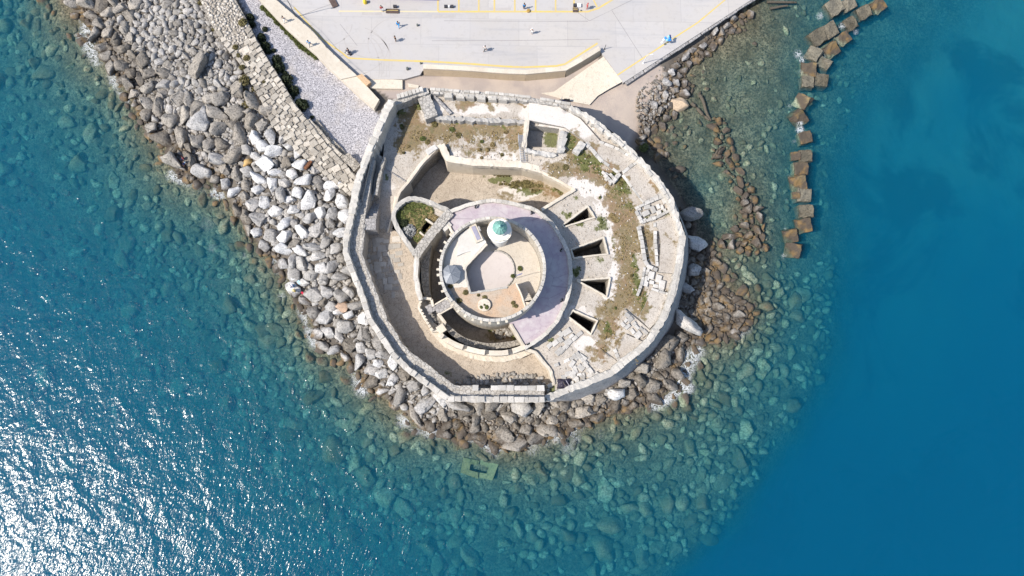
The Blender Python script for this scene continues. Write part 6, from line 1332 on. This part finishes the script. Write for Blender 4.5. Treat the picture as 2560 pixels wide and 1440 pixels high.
# ---------------- people ----------------
def skin(name, J, E, sub=2):
    me = bpy.data.meshes.new(name); me.from_pydata([j[:3] for j in J],E,[]); o = bpy.data.objects.new('tmp',me); COL.objects.link(o)
    md = o.modifiers.new('s','SKIN'); md.use_smooth_shade = True
    for i,j in enumerate(J): me.skin_vertices[0].data[i].radius = (j[3],j[4] if len(j) > 4 else j[3]); me.skin_vertices[0].data[i].use_root = (i == 0)
    o.modifiers.new('u','SUBSURF').levels = sub; dg = bpy.context.evaluated_depsgraph_get(); r = bpy.data.meshes.new_from_object(o.evaluated_get(dg)); r.name = name
    bpy.data.objects.remove(o); return r
def figure(pose):
    """joints of a standing, walking or sitting body facing +x, 1.72 m tall when upright"""
    if pose == 'sit': hip = .42; kneeL = (.42,.11,.46); kneeR = (.42,-.11,.46); ftL = (.50,.12,.05); ftR = (.46,-.13,.05)
    else:
        s = .30 if pose == 'walk' else .03; hip = .90; kneeL = (s*.55,.10,.50); kneeR = (-s*.25,-.10,.50); ftL = (s,.10,.07); ftR = (-s-.05,-.10,.09)
    sw = .22 if pose == 'walk' else .04
    b = hip
    J = [(0,0,b,.13,.16),(0,0,b+.22,.105,.15),(0,0,b+.45,.115,.19),(0.01,0,b+.56,.055,.06),(.02,0,b+.63,.05,.05),(.03,0,b+.74,.085,.08),(.025,0,b+.83,.06,.06),
         (0,.19,b+.48,.06,.06),(-sw,.25,b+.22,.042,.042),(-sw+.12,.25,b-.02,.033,.033),(-sw+.17,.25,b-.09,.03,.03),
         (0,-.19,b+.48,.06,.06),(sw,-.25,b+.22,.042,.042),(sw+.12,-.25,b,.033,.033),(sw+.17,-.25,b-.07,.03,.03),
         (0,.09,b-.05,.095,.095),kneeL+(.062,),ftL+(.042,),(ftL[0]+.15,ftL[1],.04,.035),(0,-.09,b-.05,.095,.095),kneeR+(.062,),ftR+(.042,),(ftR[0]+.15,ftR[1],.04,.035)]
    E = [(0,1),(1,2),(2,3),(3,4),(4,5),(5,6),(2,7),(7,8),(8,9),(9,10),(2,11),(11,12),(12,13),(13,14),(0,15),(15,16),(16,17),(17,18),(0,19),(19,20),(20,21),(21,22)]
    return J,E
FIG = {}
for ps in ('walk','stand','sit'):
    J,E = figure(ps); body = skin('body',J,E)
    def sub(ids, grow, nm):
        mp = {k:i for i,k in enumerate(ids)}; return skin(nm,[tuple(J[k][:3])+tuple(r_+grow for r_ in J[k][3:]) for k in ids],[(mp[a],mp[b_]) for a,b_ in E if a in mp and b_ in mp])
    FIG[ps] = (body, sub([1,0,2,7,8,11,12],.018,'shirt'), sub([0,15,16,17,19,20,21],.016,'trousers'), J[5])
SKIN = plain_mat('skin',(0.42,0.25,0.17),0.6); CL = {k:plain_mat('cloth_'+k,c,0.85) for k,c in {'white':(.72,.72,.72),'black':(.012,.012,.015),'navy':(.015,.02,.07),'blue':(.02,.32,.70),'red':(.45,.02,.05),'grey':(.22,.22,.23),'yellow':(.65,.55,.10),'denim':(.06,.09,.18),'pale':(.40,.60,.72)}.items()}
HAIR = plain_mat('hair_dark',(0.015,0.011,0.009),0.7); BLOND = plain_mat('hat_straw',(0.72,0.58,0.28),0.8)
def person(u,v,z,deg,pose,top,leg,label,hair=None):
    x,y,_ = P(u,v,z); e = empty('person',(x,y,z),label,'person',None,math.radians(deg)); e.scale = (1.08,)*3; b_,s_,t_,h_ = FIG[pose]
    o = bpy.data.objects.new('body',b_); link(o,e)
    if not b_.materials: b_.materials.append(SKIN)
    for me,mt_,nm in ((s_,top,'shirt'),(t_,leg,'trousers')):
        me = me.copy(); me.materials.clear(); me.materials.append(CL[mt_]); link(bpy.data.objects.new(nm,me),e)
    m_ = MB(); m_.lathe((h_[0]-.015,h_[1],h_[2]),[(.10,-.02),(.112,.05),(.09,.12),(.04,.155)],12)
    if hair is BLOND: m_.lathe((h_[0],h_[1],h_[2]+.05),[(.22,0),(.22,.012)],14)
    m_.build('hair' if hair is not BLOND else 'hat',hair or HAIR,e,True)
    fm_ = MB(); fm_.box((h_[0]+.10,h_[1],h_[2]),(.03,.025,.04)); fm_.build('nose',SKIN,e)
person(1213,127,ZQ,200,'walk','white','black','person in a white top and black trousers striding across the quay')
person(1329,84,ZQ,250,'stand','white','white','person all in white standing on the open quay',CL['white'])
person(997,67,ZQ,260,'walk','blue','blue','person in bright blue with dark hair crossing the quay')
person(990,103,ZQ,200,'stand','black','black','person in black clothes on the left of the quay')
person(873,133,ZQ,190,'stand','navy','navy','person in navy standing over a pushchair near the yellow line')
person(713,54,3.0,230,'walk','grey','white','person in grey walking on top of the cream wall')
person(776,114,3.0,230,'walk','blue','grey','person in a blue shirt walking on the cream wall')
person(956,28,ZQ,270,'stand','red','white','person in red beside the brown plank platform'); person(1310,22,ZQ,270,'stand','blue','navy','person in a blue top at the row of parking bays'); person(1467,22,ZQ,180,'stand','red','red','person in red near the end of the parking bays',CL['red'])
person(461,398,1.6,200,'sit','red','navy','angler in a red top sitting on the brown shore rocks'); person(465,408,1.4,230,'sit','pale','navy','angler in pale blue on the brown shore rocks')
person(735,716,1.2,190,'sit','blue','denim','angler in blue sitting at the water below the grey boulders',CL['white']); person(739,728,1.2,190,'sit','yellow','grey','angler with a straw hat and yellow top next to the blue one',BLOND)
board(757,733,.5,.35,.3,-40,CL['red'],'cool_box','red and white bag behind the two anglers','bag',1.5); board(733,697,.6,.45,.3,20,CL['white'],'cool_box','white box above the two anglers','box',1.5); board(748,706,.7,.45,.2,-50,CL['pale'],'cool_box','pale blue white bag between the box and the anglers','bag',1.4)
# pushchair
x,y,_ = P(868,132,ZQ); pc = empty('pushchair',(x,y,ZQ),'light pushchair with black wheels in front of the person in navy','pushchair',None,2.6)
for sx_,sy_ in ((.3,.22),(.3,-.22),(-.3,.25),(-.3,-.25)): MB().tube([(sx_,sy_-.03,.11),(sx_,sy_+.03,.11)],.11,10).build('wheel',BK,pc)
MB().box((0,0,.5),(.55,.36,.16),0,0,.8).build('seat',CL['white'],pc); m_ = MB(); m_.tube([(.3,0,.15),(-.1,0,.6),(-.45,0,1.0)],.025,5); m_.tube([(-.3,0,.15),(.1,0,.6)],.025,5); m_.tube([(-.45,-.2,1.0),(-.45,.2,1.0)],.025,5); m_.build('frame',BK,pc); MB().lathe((.1,0,.55),[(.2,0),(.18,.25),(.08,.36)],10).build('hood',CL['grey'],pc)
# floodlights on the terrace parapet
for u,v,lab in ((1190,518,'black floodlight on the north of the terrace parapet'),(1328,533,'black floodlight on the northeast of the terrace parapet'),(1403,626,'black floodlight on the east of the terrace parapet'),(1404,751,'black floodlight on the southeast of the terrace parapet'),(1320,860,'black floodlight at the south end of the terrace')):
    x,y,_ = P(u,v,ZT); e = empty('floodlight',(x,y,ZT),lab,'floodlight','floodlights on the terrace',random.uniform(0,6)); MB().box((0,0,.04),(.5,.3,.08)).build('base',BK,e); MB().tube([(0,0,.05),(0,0,.35)],.03,6).build('bracket',BK,e); MB().box((0,0,.45),(.5,.22,.32),0,.5).build('lamp_head',BK,e); MB().box((0,.11,.5),(.42,.02,.24),0,.5).build('glass',CH,e)
